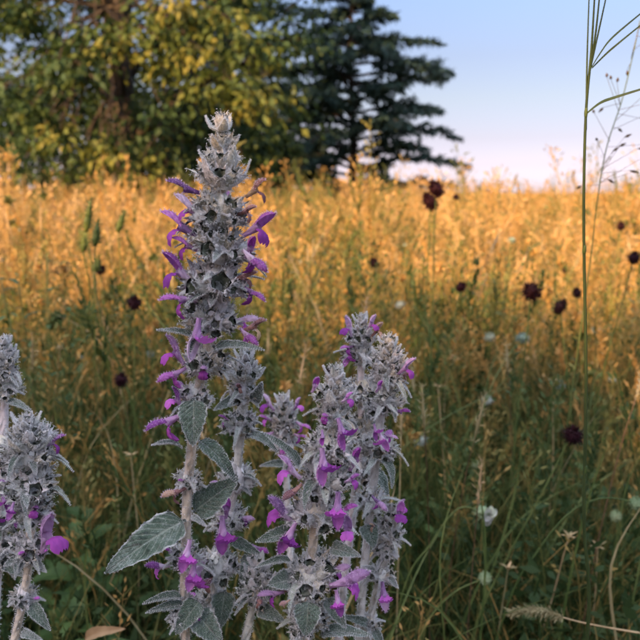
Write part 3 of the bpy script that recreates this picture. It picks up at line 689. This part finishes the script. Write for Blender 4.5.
# ------------------------------------------------------------------ the lamb's ear stems
YA = 0.370
spike('tallest woolly grey spike with purple flowers down both sides, its tip before the trees', YA,
      [(221, 110), (222, 190), (220, 262), (214, 318), (203, 368), (194, 410), (191, 456), (187, 491), (186, 546), (184, 600), (186, 650)], 5.2,
      [(212, 30, 20), (248, 34, 18), (283, 34, 17), (318, 31, 17), (362, 25, 16), (398, 20, 13), (480, 15, 9), (556, 19, 14), (610, 20, 14)],
      [(200, 193, 168, 186, 'dark'), (203, 218, 178, 202, 'pale'), (196, 236, 163, 219, 'open'), (246, 197, 266, 184, 'old'), (243, 236, 271, 221, 'open'), (238, 214, 255, 210, 'old'),
       (198, 250, 176, 243, 'open'), (243, 250, 262, 272, 'open', -0.01), (246, 258, 256, 240, 'bud'), (193, 284, 161, 258, 'open'), (196, 298, 166, 304, 'open', -0.012), (200, 306, 182, 290, 'bud'),
       (243, 286, 262, 304, 'open'), (199, 318, 196, 352, 'pale', -0.02), (240, 328, 255, 346, 'open'), (244, 330, 266, 324, 'old'), (184, 364, 166, 342, 'pale'), (186, 368, 164, 382, 'open', -0.01),
       (182, 408, 171, 392, 'open'), (183, 414, 154, 432, 'open', -0.01), (186, 488, 164, 499, 'old'), (170, 566, 146, 568, 'open'), (190, 540, 183, 572, 'open', -0.018), (195, 560, 190, 592, 'open', -0.018)],
      [(200, 344, 157, 330, 13, dict(n=(0, -0.35, 0.9), fold=0.5)), (212, 352, 264, 350, 13, dict(n=(0, -0.5, 0.8), fold=0.5, sag=0.12)),
       (194, 398, 193, 446, 28, dict(n=(0, -1, 0.1), dy0=-0.012, dy1=-0.02, sag=0.05)), (197, 440, 236, 482, 17, dict(n=(0.3, -0.7, 0.6), sag=0.22, dy0=-0.008)),
       (186, 520, 105, 573, 37, dict(n=(-0.1, -0.80, 0.6), sag=0.10, fold=0.15, dy1=-0.025)), (193, 512, 238, 478, 32, dict(n=(0.1, -0.9, 0.3), dy0=0.003, dy1=0.01, sag=0.03)),
       (192, 516, 206, 526, 6), (183, 598, 143, 604, 12, dict(n=(0, -0.3, 0.95), fold=0.5)), (186, 606, 146, 613, 12, dict(n=(0, -0.4, 0.9))), (182, 448, 152, 445, 11, dict(n=(0, -0.2, 1), fold=0.5)),
       (200, 600, 176, 634, 24, dict(n=(-0.2, -0.9, 0.4), sag=0.1)), (196, 612, 222, 644, 28, dict(n=(0.2, -0.9, 0.4)))],
      tip=(110, 190, 23), seed=1)
spike('small woolly spike half hidden right behind the tallest spike', YA + 0.030,
      [(247, 340), (245, 378), (241, 430), (236, 480), (226, 530), (214, 580), (208, 650)], 4.6,
      [(392, 18, 13), (424, 19, 13), (478, 20, 18), (520, 22, 16), (566, 24, 16), (604, 24, 14)],
      [(222, 516, 224, 554, 'open', -0.02), (226, 518, 228, 500, 'bud', -0.02), (252, 545, 268, 556, 'bud'), (205, 560, 188, 588, 'open', -0.02)],
      [(250, 400, 262, 382, 14, dict(n=(0.2, -0.8, 0.4), curl=0.1)), (232, 540, 262, 556, 12), (240, 560, 272, 566, 11), (225, 590, 220, 628, 24, dict(n=(0, -1, 0.1))), (250, 560, 247, 598, 20, dict(n=(0, -1, 0.2), sag=0.05)),
       (246, 436, 278, 452, 12, dict(n=(0, -0.4, 0.9), sag=0.2)), (238, 400, 214, 410, 12)], tip=(352, 384, 17), seed=2)
spike('woolly stem with fuzzy lilac whorls leaning up from the lowest leaves toward the middle spike', YA + 0.012,
      [(258, 585), (252, 610), (243, 650)], 4.6, [(592, 20, 14)], [(268, 580, 284, 592, 'old')],
      [(262, 600, 292, 572, 14, dict(n=(0, -0.7, 0.6))), (258, 610, 285, 622, 16, dict(n=(0, -0.6, 0.8)))], tip=(558, 588, 16), seed=33)
YD = 0.372
spike('broad woolly spike crowded with magenta flowers, in front of its neighbours', YD,
      [(337, 368), (335, 400), (331, 440), (324, 480), (314, 530), (310, 580), (306, 650)], 5.2,
      [(415, 22, 14), (447, 27, 15), (480, 30, 15), (512, 31, 14), (574, 32, 16), (618, 29, 14)],
      [(342, 402, 352, 396, 'open', -0.02), (338, 418, 347, 446, 'open', -0.03), (322, 430, 324, 444, 'bud', -0.03), (322, 448, 326, 484, 'open', -0.03), (300, 478, 279, 462, 'pale', -0.012), (302, 484, 284, 502, 'old', -0.015),
       (345, 482, 358, 478, 'open', -0.015), (338, 492, 337, 524, 'open', -0.03), (294, 522, 271, 505, 'pale'), (296, 522, 282, 552, 'open', -0.012), (330, 586, 366, 578, 'pale', -0.012), (336, 590, 340, 614, 'open', -0.018),
       (284, 592, 262, 598, 'pale'), (290, 600, 280, 606, 'old', -0.02), (350, 540, 346, 520, 'pale', -0.02), (312, 392, 320, 378, 'bud', -0.01), (350, 470, 362, 452, 'bud')],
      [(300, 470, 262, 432, 12, dict(n=(0, -0.5, 0.8), sag=0.12)), (296, 535, 256, 542, 18, dict(n=(-0.2, -0.6, 0.7), sag=0.14)), (330, 548, 360, 556, 16), (292, 562, 255, 568, 11, dict(n=(0, -0.3, 0.9), fold=0.5)),
       (326, 598, 346, 628, 16, dict(n=(0.3, -0.9, 0.2))), (308, 600, 306, 636, 28, dict(n=(0, -1, 0.1), dy0=-0.016, dy1=-0.022, sag=0.04)), (290, 580, 268, 585, 22, dict(n=(0, -0.7, 0.6))), (320, 635, 372, 636, 18, dict(n=(0, -0.3, 0.95)))],
      tip=(368, 408, 19), seed=4)
YE = 0.430
spike('slim woolly spike with its tip above the crowded magenta spike', YE,
      [(362, 314), (360, 350), (362, 400), (360, 450), (352, 520), (344, 580), (338, 650)], 4.4,
      [(352, 18, 14), (392, 21, 15), (428, 22, 15), (470, 20, 13)],
      [(352, 336, 345, 320, 'pale'), (354, 346, 343, 350, 'open'), (372, 336, 382, 326, 'old'), (352, 352, 346, 364, 'open'), (368, 330, 376, 318, 'pale'), (376, 392, 386, 402, 'old')],
      [(366, 470, 388, 500, 16, dict(n=(0.5, -0.6, 0.6), sag=0.25))], tip=(314, 348, 13), seed=5)
spike('woolly spike with one round lilac flower at its side, tip beside the slim spike', YE - 0.025,
      [(390, 338), (386, 380), (380, 420), (376, 460), (370, 510), (364, 570), (358, 650)], 4.6,
      [(374, 21, 14), (402, 22, 14), (446, 22, 15), (500, 21, 15)],
      [(398, 374, 413, 364, 'pale', -0.008), (376, 392, 384, 382, 'bud', -0.02), (374, 424, 378, 440, 'open', -0.02), (378, 430, 386, 450, 'open', -0.02), (384, 434, 396, 440, 'pale', -0.01), (372, 496, 384, 510, 'pale', -0.015)],
      [(376, 458, 392, 488, 15, dict(n=(0.7, -0.5, 0.5), sag=0.25)), (366, 524, 374, 548, 20, dict(n=(0.2, -0.9, 0.3)))], tip=(338, 372, 17), seed=6)
spike('short blurred woolly spike with lilac petals on both sides, rising behind in a gap', 0.50,
      [(283, 394), (284, 430), (286, 470), (290, 540), (294, 650)], 3.4, [(422, 15, 11), (440, 15, 11)],
      [(274, 410, 262, 398, 'pale'), (272, 420, 260, 418, 'open'), (274, 432, 262, 438, 'open'), (294, 410, 301, 400, 'pale'), (296, 422, 308, 430, 'open'), (294, 434, 306, 440, 'open')],
      [(284, 464, 260, 466, 8), (286, 470, 306, 464, 8)], tip=(394, 424, 13), seed=7)
spike('little woolly spike with a drooping lilac petal, set apart beside the grass', 0.405,
      [(394, 500), (388, 540), (384, 565), (374, 600), (366, 650)], 4.0, [(536, 15, 11), (552, 14, 9), (574, 15, 10), (622, 12, 9)],
      [(398, 522, 402, 506, 'open', -0.01), (398, 510, 405, 502, 'pale'), (382, 582, 386, 608, 'pale', -0.012), (376, 526, 370, 526, 'old')],
      [(368, 624, 342, 616, 10), (374, 630, 384, 650, 10), (374, 572, 362, 566, 7), (388, 576, 398, 588, 7)], tip=(502, 540, 14), seed=8, auto=0)
YH = 0.385
spike('woolly pale spike with a bare upright tip, cut by the picture edge', YH + 0.02,
      [(4, 338), (5, 380), (4, 430), (2, 480), (-1, 540), (-6, 650)], 4.2, [(372, 16, 12), (388, 17, 10), (446, 25, 15), (484, 27, 15), (520, 26, 14), (556, 24, 12)],
      [(6, 506, 12, 526, 'open', -0.02), (2, 494, 6, 510, 'open', -0.02)], [(6, 402, 32, 412, 9, dict(n=(0, -0.4, 0.9))), (2, 560, 24, 576, 14)], tip=(336, 368, 13), seed=9, auto=0)
spike('woolly pale spike with two magenta flowers low down, beside the cut one', YH - 0.008,
      [(26, 420), (30, 460), (33, 500), (30, 540), (28, 572), (22, 606), (12, 650)], 4.4, [(454, 28, 16), (484, 28, 15), (512, 22, 13), (548, 23, 14), (596, 16, 12)],
      [(42, 552, 54, 522, 'pale', -0.008), (44, 552, 48, 552, 'bud', -0.008), (14, 502, 8, 520, 'open', -0.02)],
      [(30, 604, 50, 630, 14, dict(n=(0.4, -0.8, 0.4))), (26, 556, 4, 566, 12), (34, 560, 46, 572, 9), (22, 632, 42, 640, 9)], tip=(418, 452, 22), seed=10, auto=1)

# ------------------------------------------------------------------ other plants of the meadow
M['scabious'] = petal_mat('maroon_petal', (0.012, 0.002, 0.004), (0.035, 0.005, 0.012), 0.1)
M['cream'] = petal_mat('cream_petal', (0.62, 0.72, 0.42), (0.90, 0.92, 0.78), 0.35)
def stalk_mat(name, a, b_):
    m, n, l, b = node_mat(name); f = noise(n, l, 40, 3)
    c = mixc(n, l, 1.0, ramp3(n, l, f, [(0.3, a), (0.7, b_)]), ramp3(n, l, orand(n), [(0, (0.65, 0.75, 0.65)), (1, (1.25, 1.15, 1.1))]), 'MULTIPLY')
    l.new(c, b.inputs['Base Color']); b.inputs['Roughness'].default_value = 0.55; b.inputs['Specular IOR Level'].default_value = 0.3
    t = n.new('ShaderNodeBsdfTranslucent'); l.new(c, t.inputs[0]); x = n.new('ShaderNodeMixShader'); x.inputs[0].default_value = 0.2
    l.new(b.outputs[0], x.inputs[1]); l.new(t.outputs[0], x.inputs[2]); l.new(x.outputs[0], n['Material Output'].inputs[0])
    return m
M['green_stalk'] = stalk_mat('green_stalk', (0.07, 0.11, 0.03), (0.15, 0.19, 0.06))
M['culm'] = stalk_mat('dark_culm', (0.04, 0.065, 0.022), (0.07, 0.10, 0.035))
M['bud_green'] = stalk_mat('bud_green', (0.16, 0.24, 0.12), (0.36, 0.44, 0.27))
M['pale_head'] = stalk_mat('pale_flower_head', (0.20, 0.27, 0.24), (0.42, 0.48, 0.45))
M['straw'] = stalk_mat('straw', (0.36, 0.26, 0.13), (0.56, 0.44, 0.27))
M['brown_stalk'] = stalk_mat('brown_stalk', (0.10, 0.055, 0.03), (0.20, 0.12, 0.07))
M['weed_leaf'] = stalk_mat('weed_leaf', (0.035, 0.075, 0.02), (0.08, 0.14, 0.04))
M['dead_leaf'] = stalk_mat('dead_leaf', (0.20, 0.12, 0.06), (0.36, 0.25, 0.14))

def smooth_line(pts, n_=6):
    """rounded line through points"""
    P = [Vector(p) for p in pts]; out = []
    for i in range(len(P) - 1):
        p0, p1, p2, p3 = P[max(i - 1, 0)], P[i], P[i + 1], P[min(i + 2, len(P) - 1)]
        for k in range(n_):
            t = k / n_; out.append(0.5 * ((2 * p1) + (p2 - p0) * t + (2 * p0 - 5 * p1 + 4 * p2 - p3) * t * t + (3 * p1 - p0 - 3 * p2 + p3) * t ** 3))
    return out + [P[-1]]
def tube_part(name, pts, rad, mat, t, base, n_=6, step=5):
    b = MB(); L = smooth_line([p - base for p in pts], step)
    r = [np.interp(i / (len(L) - 1), np.linspace(0, 1, len(rad)), rad) for i in range(len(L))] if hasattr(rad, '__len__') else rad
    b.tube(L, r, n_); return obj(name, b.mesh(name, [mat]), t)
def to_ground(top, sway=0.05):
    """points of a thin stem from a flower down to the soil"""
    f = Vector((top.x + random.uniform(-sway, sway), top.y + random.uniform(-0.02, 0.06), -0.02))
    m = top.lerp(f, 0.5) + Vector((random.uniform(-sway, sway) * 0.5, 0, 0.02))
    return [f, m, top.lerp(m, 0.25) + Vector((0, 0, 0.004)), top]
def head_mesh(name, r, mat, seed, flat=0.85, spiky=0.35, w=0.16, per=2):
    """a domed flower head: a lumpy ball with florets standing out all over"""
    random.seed(seed); b = MB(); n_, k_ = 9, 12
    for i in range(n_ + 1):
        th = PI * i / n_
        for k in range(k_):
            a = 2 * PI * (k + 0.5 * (i % 2)) / k_; q = r * random.uniform(0.72, 0.95); b.v.append(Vector((math.sin(th) * math.cos(a) * q, math.sin(th) * math.sin(a) * q, math.cos(th) * q * flat)))
    for i in range(n_):
        for k in range(k_): b.f.append((i * k_ + k, (i + 1) * k_ + k, (i + 1) * k_ + (k + 1) % k_, i * k_ + (k + 1) % k_)); b.m.append(0)
    b.hairs(range(len(b.v)), r * spiky, r * w, per, 0, 0.7); return b.mesh(name, [mat], False)
SCAB = [head_mesh('flower_head', 0.0120, M['scabious'], k, 0.9 + 0.1 * k, 0.6, 0.13, 3) for k in range(3)]
SG = 'dark maroon scabious heads in the meadow'
def scabious(px, py, rpx, label, pts=None, tilt=0.7, Y=None, k=0, size=0.72):
    Y = Y or FPX * 0.0125 * size / rpx; p = at(px, py, Y); random.seed(int(px * 7 + py))
    line = [at(x, y, Y + 0.02) for x, y in reversed(pts)] if pts else None
    st = to_ground(p) if not pts else [Vector((line[0].x - 0.03, Y + 0.04, -0.02))] + line + [p]
    base = Vector((st[0].x, st[0].y, 0)); t = thing('scabious', base, label, 'flower', SG)
    tube_part('stem', st, [0.0013, 0.0009, 0.0008], M['green_stalk'], t, base)
    obj('flower_head', SCAB[k % 3], t, T(p - base) @ Euler((random.uniform(-tilt, tilt), random.uniform(-tilt, tilt), random.uniform(0, 6))).to_matrix().to_4x4() @ Matrix.Diagonal((size * random.uniform(0.8, 1.1), size * random.uniform(0.8, 1.1), size * random.uniform(0.75, 1.25), 1)))
scabious(531, 292, 9.5, 'largest dark scabious head over the sunlit grass, near the tall bare grass culm', size=0.95)
scabious(461, 287, 6, 'reddish dark scabious head alone in the golden grass behind the lilac sided spike', k=1)
scabious(560, 307, 6.3, 'dark scabious head just below the largest one, toward the tall culm', k=2)
scabious(577, 293, 5.5, 'small dark red scabious head almost touching the tall grass culm', k=1)
scabious(573, 435, 10, 'near dark scabious head on a leaning stem, against the tall grass culm in the shade', pts=[(566, 446), (540, 497), (505, 562), (478, 620)], tilt=0.5, Y=0.70, size=0.80)
scabious(634, 258, 6.5, 'dark scabious head in bright grass at the far side of the tall culm', k=2)
scabious(134, 303, 7.2, 'dark scabious head in golden grass level with the purple flowers of the tallest spike', k=0)
scabious(121, 380, 7.2, 'dark scabious head where the sunlit grass turns to shade, below the golden one', k=1)
scabious(101, 270, 4.2, 'tiny red scabious head beside the green grass ears', k=2)
scabious(374, 263, 4.6, 'tiny dark scabious head in golden grass above the slim woolly spike', k=0)
scabious(331, 372, 7, 'dark scabious head peeping out behind the tip of the crowded magenta spike', k=1)
scabious(436, 189, 7.5, 'dark upright scabious head reaching the skyline beside the feathery tree, upper of a pair', k=1, size=0.9)
scabious(430, 202, 7.0, 'dark scabious head just under the skyline one, lower of a pair', k=2, size=0.9)
scabious(456, 197, 3.2, 'faint far scabious head on the skyline next to the pair', k=0)
scabious(621, 226, 4.0, 'far reddish scabious head high in the bright grass beyond the tall culm', k=1)
scabious(565, 270, 3.2, 'far small scabious head above the largest one', k=1)

PALE = [head_mesh('flower_head', 0.012, M['pale_head'], 20 + k, 0.6, 0.5, 0.12, 2) for k in range(2)]
for i, (px, py, Y) in enumerate(((512, 240, 1.5), (400, 305, 1.35), (80, 357, 1.2), (150, 354, 1.25), (490, 337, 1.2), (420, 441, 0.95), (487, 400, 1.15), (405, 245, 2.2), (300, 262, 2.0), (560, 385, 1.2), (523, 338, 1.1), (612, 380, 1.2), (60, 300, 1.6), (455, 330, 1.6), (140, 266, 2.0), (20, 230, 2.5), (345, 230, 2.5), (596, 330, 1.5))):
    random.seed(300 + i); p = at(px, py, Y); st = to_ground(p); base = Vector((st[0].x, st[0].y, 0))
    t = thing('pale_flower', base, 'small pale blue green flower head on a thin stem in the meadow', 'flower', 'pale flower heads dotted over the meadow')
    tube_part('stem', st, [0.0012, 0.0008], M['green_stalk'], t, base); obj('flower_head', PALE[i % 2], t, T(p - base) @ Euler((random.uniform(-.6, .6), random.uniform(-.6, .6), 0)).to_matrix().to_4x4() @ Matrix.Scale(random.uniform(0.5, 0.9), 4))

# cream flower and green buds on arching stems
def arch(name, label, cat, Y, pts, rad=0.0009, mat='green_stalk', group=None, foot=True):
    P = [at(x, y, Y) for x, y in pts]
    if foot: P = [Vector((P[0].x - (0 if 'culm splitting' in label else 0.03), Y + 0.02, -0.02))] + P
    base = Vector((P[0].x, P[0].y, 0)); t = thing(name, base, label, cat, group); tube_part('stem', P, [rad * 1.4, rad, rad * 0.8], M[mat], t, base, 6, 6); return t, base, P[-1]
t, base, p = arch('cream_flower', 'cream white flower nodding sideways at the end of an arching green stem', 'flower', 0.70, [(403, 592), (430, 545), (452, 514), (466, 507), (478, 512)])
b = MB(); b.tube([Vector((-0.002, 0, 0)), Vector((0.002, 0, 0)), Vector((0.007, 0, -0.001)), Vector((0.010, 0, -0.002))], [0.002, 0.0065, 0.007, 0.005], 10); b.hairs(range(len(b.v)), 0.004, 0.0007, 3, 0, 0.6); obj('bud_cup', b.mesh('bud_cup', [M['bud_green']]), t, T(p - base))
random.seed(5)
for k in range(6):
    a = k * 1.05 + 0.2; d = Vector((0.25 + math.cos(a) * 0.62, -0.35 + math.cos(a) * 0.45, math.sin(a)))
    obj('petal', leaf_mesh((0, 0, 0), d * 0.0135 * random.uniform(0.75, 1.2), 0.0046, Vector((0.3 + random.uniform(-.5, .5), -0.95, random.uniform(-.4, .4))), 0.2, 0.5, hair=False, mat=M['cream'], petiole=0.02, shape=(0.9, 0.45)), t, T(p - base + Vector((0.008, -0.001, -0.001))))
BUD = head_mesh('bud', 0.0072, M['bud_green'], 41, 0.95, 0.3, 0.14, 3)
for (lab, Y, pts) in (('green bud on a low arching stem under the cream flower', 0.68, [(418, 645), (432, 615), (455, 592), (478, 581), (485, 578)]),
                      ('green bud at the end of a long bowed stem crossing behind the tall culm', 0.70, [(508, 604), (540, 548), (572, 511), (605, 498), (636, 503)]),
                      ('pale green bud on a straight stem beside the long bowed stem', 0.78, [(618, 600), (620, 560), (616, 516)]),
                      ('small green bud standing in the shaded grass above the cream flower', 0.95, [(470, 560), (462, 500), (476, 465)])):
    t, base, p = arch('green_bud', lab, 'flower bud', Y, pts, group='green buds in the shaded grass'); obj('bud', BUD, t, T(p - base))

# the tall bare culm
YG = 0.47
t, base, p = arch('tall_grass_stalk', 'tall bare grass culm splitting into thin upright blades against the sky', 'grass stalk', YG, [(587, 645), (584, 520), (586, 380), (584, 250), (584, 180), (586, 112), (590, 66)], 0.0010, 'culm')
for pts, r in (([(586, 130), (587, 60), (590, -30)], 0.0006), ([(589, 75), (592, 40), (596, -30)], 0.0008), ([(590, 68), (596, 30), (602, -30)], 0.0007), ([(590, 70), (600, 25), (612, -30)], 0.0006)):
    tube_part('blade', [at(x, y, YG) for x, y in pts], [r, r * 0.9, r * 0.5], M['culm'], t, base, 5, 5)
for py_, r_ in ((470, 0.0016), (250, 0.0015), (113, 0.0013)):
    q = at(np.interp(py_, [66, 112, 180, 645], [590, 586, 584, 586]), py_, YG); tube_part('joint', [q - Vector((0, 0, 0.0025)), q, q + Vector((0, 0, 0.003))], [r_ * 0.7, r_ * 0.9, r_ * 0.7], M['green_stalk'], t, base, 7, 3)
for pts, w in (([(590, 70), (601, 52), (614, 36), (650, 6)], 0.0011), ([(592, 68), (606, 54), (620, 42), (652, 16)], 0.0010), ([(586, 114), (600, 103), (616, 97), (655, 85)], 0.0011)):
    L = smooth_line([at(x, y, YG - 0.01 * i) - base for i, (x, y) in enumerate(pts)], 5); b = MB(); n_ = len(L)
    for i, q in enumerate(L):
        u = i / (n_ - 1); ww = w * (0.5 + 0.8 * math.sin(PI * (0.15 + 0.8 * u))); b.v += [q - Vector((0.2, 0.3, 1)) * ww * 0.7, q + Vector((0, -0.3, 0.1)) * ww, q + Vector((0.2, 0.3, 1)) * ww * 0.7]
    b.f = [f for i in range(n_ - 1) for f in ((i * 3, i * 3 + 1, i * 3 + 4, i * 3 + 3), (i * 3 + 1, i * 3 + 2, i * 3 + 5, i * 3 + 4))]; b.m = [0] * len(b.f); obj('leaf_blade', b.mesh('leaf_blade', [M['culm']]), t)
# the loose panicle beyond it
t, base, p = arch('panicle_stalk', 'thin blurred grass with a loose seed panicle against the sky beyond the tall culm', 'grass stalk', 0.80, [(585, 300), (596, 210), (606, 150), (622, 100), (634, 50), (640, 20)], 0.0006)
random.seed(77)
for k in range(26):
    u = random.uniform(0.3, 1.0); px = np.interp(u, [0, .4, .7, 1], [590, 603, 622, 639]); py = np.interp(u, [0, .4, .7, 1], [250, 165, 100, 22]); q = at(px, py, 0.80)
    e_ = q + Vector((random.uniform(-0.02, 0.045), random.uniform(-0.02, 0.02), random.uniform(-0.005, 0.035))); b = MB()
    b.tube([q - base, e_ - base], [0.0003, 0.0002], 4); d = (e_ - q).normalized() + Vector((0.3, 0, -0.4)); b.tube([e_ - base, e_ - base + d * 0.004, e_ - base + d * 0.009], [0.0003, 0.0017, 0.0003], 5)
    obj('spikelet', b.mesh('spikelet', [M['brown_stalk']]), t)
# dry straw plume lying over the low grass
t, base, p = arch('dry_plume', 'dry straw grass plume lying over the dark grass at the foot of the tall culm', 'grass stalk', 0.60, [(640, 633), (610, 628), (580, 622), (558, 616)], 0.0007, 'straw', foot=False)
b = MB(); b.tube(smooth_line([at(x, y, 0.60) - base for x, y in ((562, 617), (545, 611), (530, 610), (512, 612))], 7), 0.0011, 6); b.hairs(range(len(b.v)), 0.007, 0.0007, 3, 0, 0.6, bias=(-1.2, 0, -0.2)); obj('plume', b.mesh('plume', [M['straw']]), t)

# green grass ears on the sunlit side, before the trees
for lab, Y, y0, y1, x0, x1 in (('green grass ear with the longest head, standing in golden grass', 1.05, 200, 232, 91, 86), ('green grass ear below the longest one', 1.10, 230, 252, 86, 83), ('green grass ear leaning beside the longest one', 1.0, 222, 246, 98, 95),
                               ('slender green grass ear leaning the other way nearer the tallest spike', 1.2, 212, 232, 124, 118), ('low green grass ear beside the tiny red scabious', 1.1, 258, 272, 98, 95)):
    a0, a1 = at(x0, y0, Y), at(x1, y1, Y); st = to_ground(a1); base = Vector((st[0].x, st[0].y, 0)); t = thing('grass_ear', base, lab, 'grass stalk', 'green grass ears before the trees')
    tube_part('stem', st, [0.0013, 0.0010], M['green_stalk'], t, base); b = MB(); L = [a1.lerp(a0, k / 8) - base for k in range(9)]; b.tube(L, [0.002, 0.0042, 0.0052, 0.0055, 0.005, 0.0045, 0.0035, 0.002, 0.0006], 8); b.hairs(range(len(b.v)), 0.007, 0.0012, 2, 0, 0.5, bias=(0, 0, 0.9))
    obj('ear', b.mesh('ear', [M['green_stalk']]), t)

# leafy weeds
def weed(label, px, py, Y, n_, spread, h, lw, mat, seed, llen=0.05):
    random.seed(seed); p = at(px, py, Y); base = Vector((p.x, Y, 0)); t = thing('leafy_weed', base, label, 'weed')
    for k in range(n_):
        a = random.uniform(0, 6.28); f = Vector((math.cos(a), math.sin(a), 0)) * spread * random.uniform(0.2, 1); top = f + Vector((0, 0, h * random.uniform(0.6, 1)))
        tube_part('stem', [base + f * 0.15, base + top * 0.5 + Vector((0, 0, 0.01)), base + top], [0.0018, 0.0012, 0.0008], M['green_stalk'], t, base)
        for j in range(7):
            u = 0.25 + 0.75 * j / 6; q = f * 0.15 + (top - f * 0.15) * u; aa = j * 2.4 + k; o_ = Vector((math.cos(aa), math.sin(aa), random.uniform(-0.1, 0.5))); L = llen * random.uniform(0.6, 1.1)
            obj('leaf', leaf_mesh((0, 0, 0), o_ * L, L * lw, UP, 0.15, 0.25, hair=False, mat=M[mat]), t, T(q))
weed('dark bushy weed standing in the golden grass before the broadleaf tree', 36, 290, 1.12, 15, 0.085, 0.50, 0.16, 'weed_leaf', 61, 0.034)
weed('green broad leaved weed low in the shade beside the big woolly leaf', 66, 560, 0.78, 5, 0.05, 0.20, 0.34, 'weed_leaf', 62, 0.05)
weed('green leafy weed low in the shade under the cut woolly spike', 92, 610, 0.72, 4, 0.06, 0.13, 0.32, 'weed_leaf', 63, 0.05)
weed('green leafy weed in the dark grass beside the little woolly spike', 455, 600, 0.95, 5, 0.08, 0.16, 0.25, 'weed_leaf', 64, 0.045)
weed('green leafy weed in the dark grass beyond the tall culm', 610, 560, 1.0, 5, 0.08, 0.18, 0.25, 'weed_leaf', 65, 0.045)
random.seed(9); p0, p1 = at(85, 640, 0.60), at(126, 629, 0.58)
dl = obj('dead_leaf', leaf_mesh((0, 0, 0), p1 - p0, 0.006, (0, -0.6, 0.8), 0.1, 0.5, hair=False, mat=M['dead_leaf']), None, T(p0)); tag(dl, 'dry brown dead leaf caught in the grass below the big woolly leaf', 'leaf')
# dry starry seed heads
for i, (px, py, Y) in enumerate(((131, 456, 0.8), (553, 383, 0.95), (438, 388, 1.0), (598, 548, 0.75), (60, 350, 1.1), (569, 538, 0.72), (508, 570, 0.7))):
    random.seed(400 + i); p = at(px, py, Y); st = to_ground(p, 0.03); base = Vector((st[0].x, st[0].y, 0)); t = thing('dry_seed_head', base, 'dry straw seed head with spiky open bracts on a thin stalk', 'seed head', 'dry spiky seed heads in the grass')
    tube_part('stem', st, [0.0009, 0.0006], M['straw'], t, base)
    for k in range(6):
        a = k * 1.05; d = Vector((math.cos(a), math.sin(a) * 0.7, random.uniform(0.1, 0.9))) * 0.010; obj('bract', leaf_mesh((0, 0, 0), d, 0.0017, UP, 0.1, 0.3, hair=False, mat=M['straw']), t, T(p - base))

# single long blades and dry stalks that stand out of the shaded grass
random.seed(88)
def blade_mesh(pts, w, mat):
    b = MB(); L = smooth_line(pts, 4); n_ = len(L); a = random.uniform(-0.9, 0.9); sd = Vector((math.cos(a), math.sin(a), 0))
    for i, q in enumerate(L):
        u = i / (n_ - 1); ww = w * (0.75 + 0.5 * u) if u < 0.4 else w * 0.95 * (1 - ((u - 0.4) / 0.62) ** 2)
        b.v += [q - sd * ww, q + Vector((0, ww * 0.5, -ww * 0.3)), q + sd * ww]
    b.f = [f for i in range(n_ - 1) for f in ((i * 3, i * 3 + 1, i * 3 + 4, i * 3 + 3), (i * 3 + 1, i * 3 + 2, i * 3 + 5, i * 3 + 4))]; b.m = [0] * len(b.f)
    return b.mesh('grass_shoot', [mat])
for i in range(110):
    Y = random.uniform(0.60, 1.25); x = random.uniform(-0.52, 0.52) * Y; h = random.uniform(0.24, 0.42) if Y < 0.9 else random.uniform(0.3, 0.5); lean = random.gauss(0.05, 0.12); c = random.uniform(0.0, 0.14); a = random.choice((0, PI)) + random.uniform(-0.8, 0.8)
    o = Vector((math.cos(a), math.sin(a), 0)); pts = [Vector((0, 0, -0.01)), o * lean * 0.3 + UP * h * 0.4, o * (lean * 0.7 + c * 0.3) + UP * h * 0.75, o * (lean + c) + UP * h * random.uniform(0.88, 1.0)]
    g_ = obj('grass_shoot', blade_mesh(pts, random.uniform(0.0008, 0.0018), M['green_stalk' if i % 7 else 'straw']), None, T((x, Y, 0)))
    tag(g_, 'long narrow grass blade standing out of the shaded grass', 'grass blade', 'long blades in the shaded grass')
for i in range(46):
    Y = random.uniform(0.62, 1.7); x = random.uniform(-0.5, 0.5) * Y; h = random.uniform(0.27, 0.44) if Y < 1.1 else random.uniform(0.36, 0.52); a = random.uniform(0, 6.28); o = Vector((math.cos(a), math.sin(a), 0)); ln = random.uniform(0.0, 0.12)
    base = Vector((x, Y, 0)); t = thing('dry_grass_stalk', base, 'thin dry grass stalk with a narrow straw seed head', 'grass stalk', 'dry seeding stalks in the grass')
    pts = [Vector((0, 0, -0.01)), o * ln * 0.35 + UP * h * 0.5, o * ln * 0.8 + UP * h * 0.85, o * ln * 1.1 + UP * h]; tube_part('stem', [base + q for q in pts], [0.0008, 0.0006, 0.0005], M[('green_stalk', 'straw', 'brown_stalk')[i % 3]], t, base, 5)
    b = MB(); d = (pts[3] - pts[2]).normalized(); hl = random.uniform(0.03, 0.06); b.tube([pts[3] + d * hl * k / 6 for k in range(7)], [0.0005, 0.0012, 0.0015, 0.0014, 0.0011, 0.0008, 0.0003], 6); b.hairs(range(len(b.v)), 0.008, 0.0009, 1, 0, 0.4, bias=tuple(d * 1.2)); obj('seed_head', b.mesh('seed_head', [M['straw']]), t)
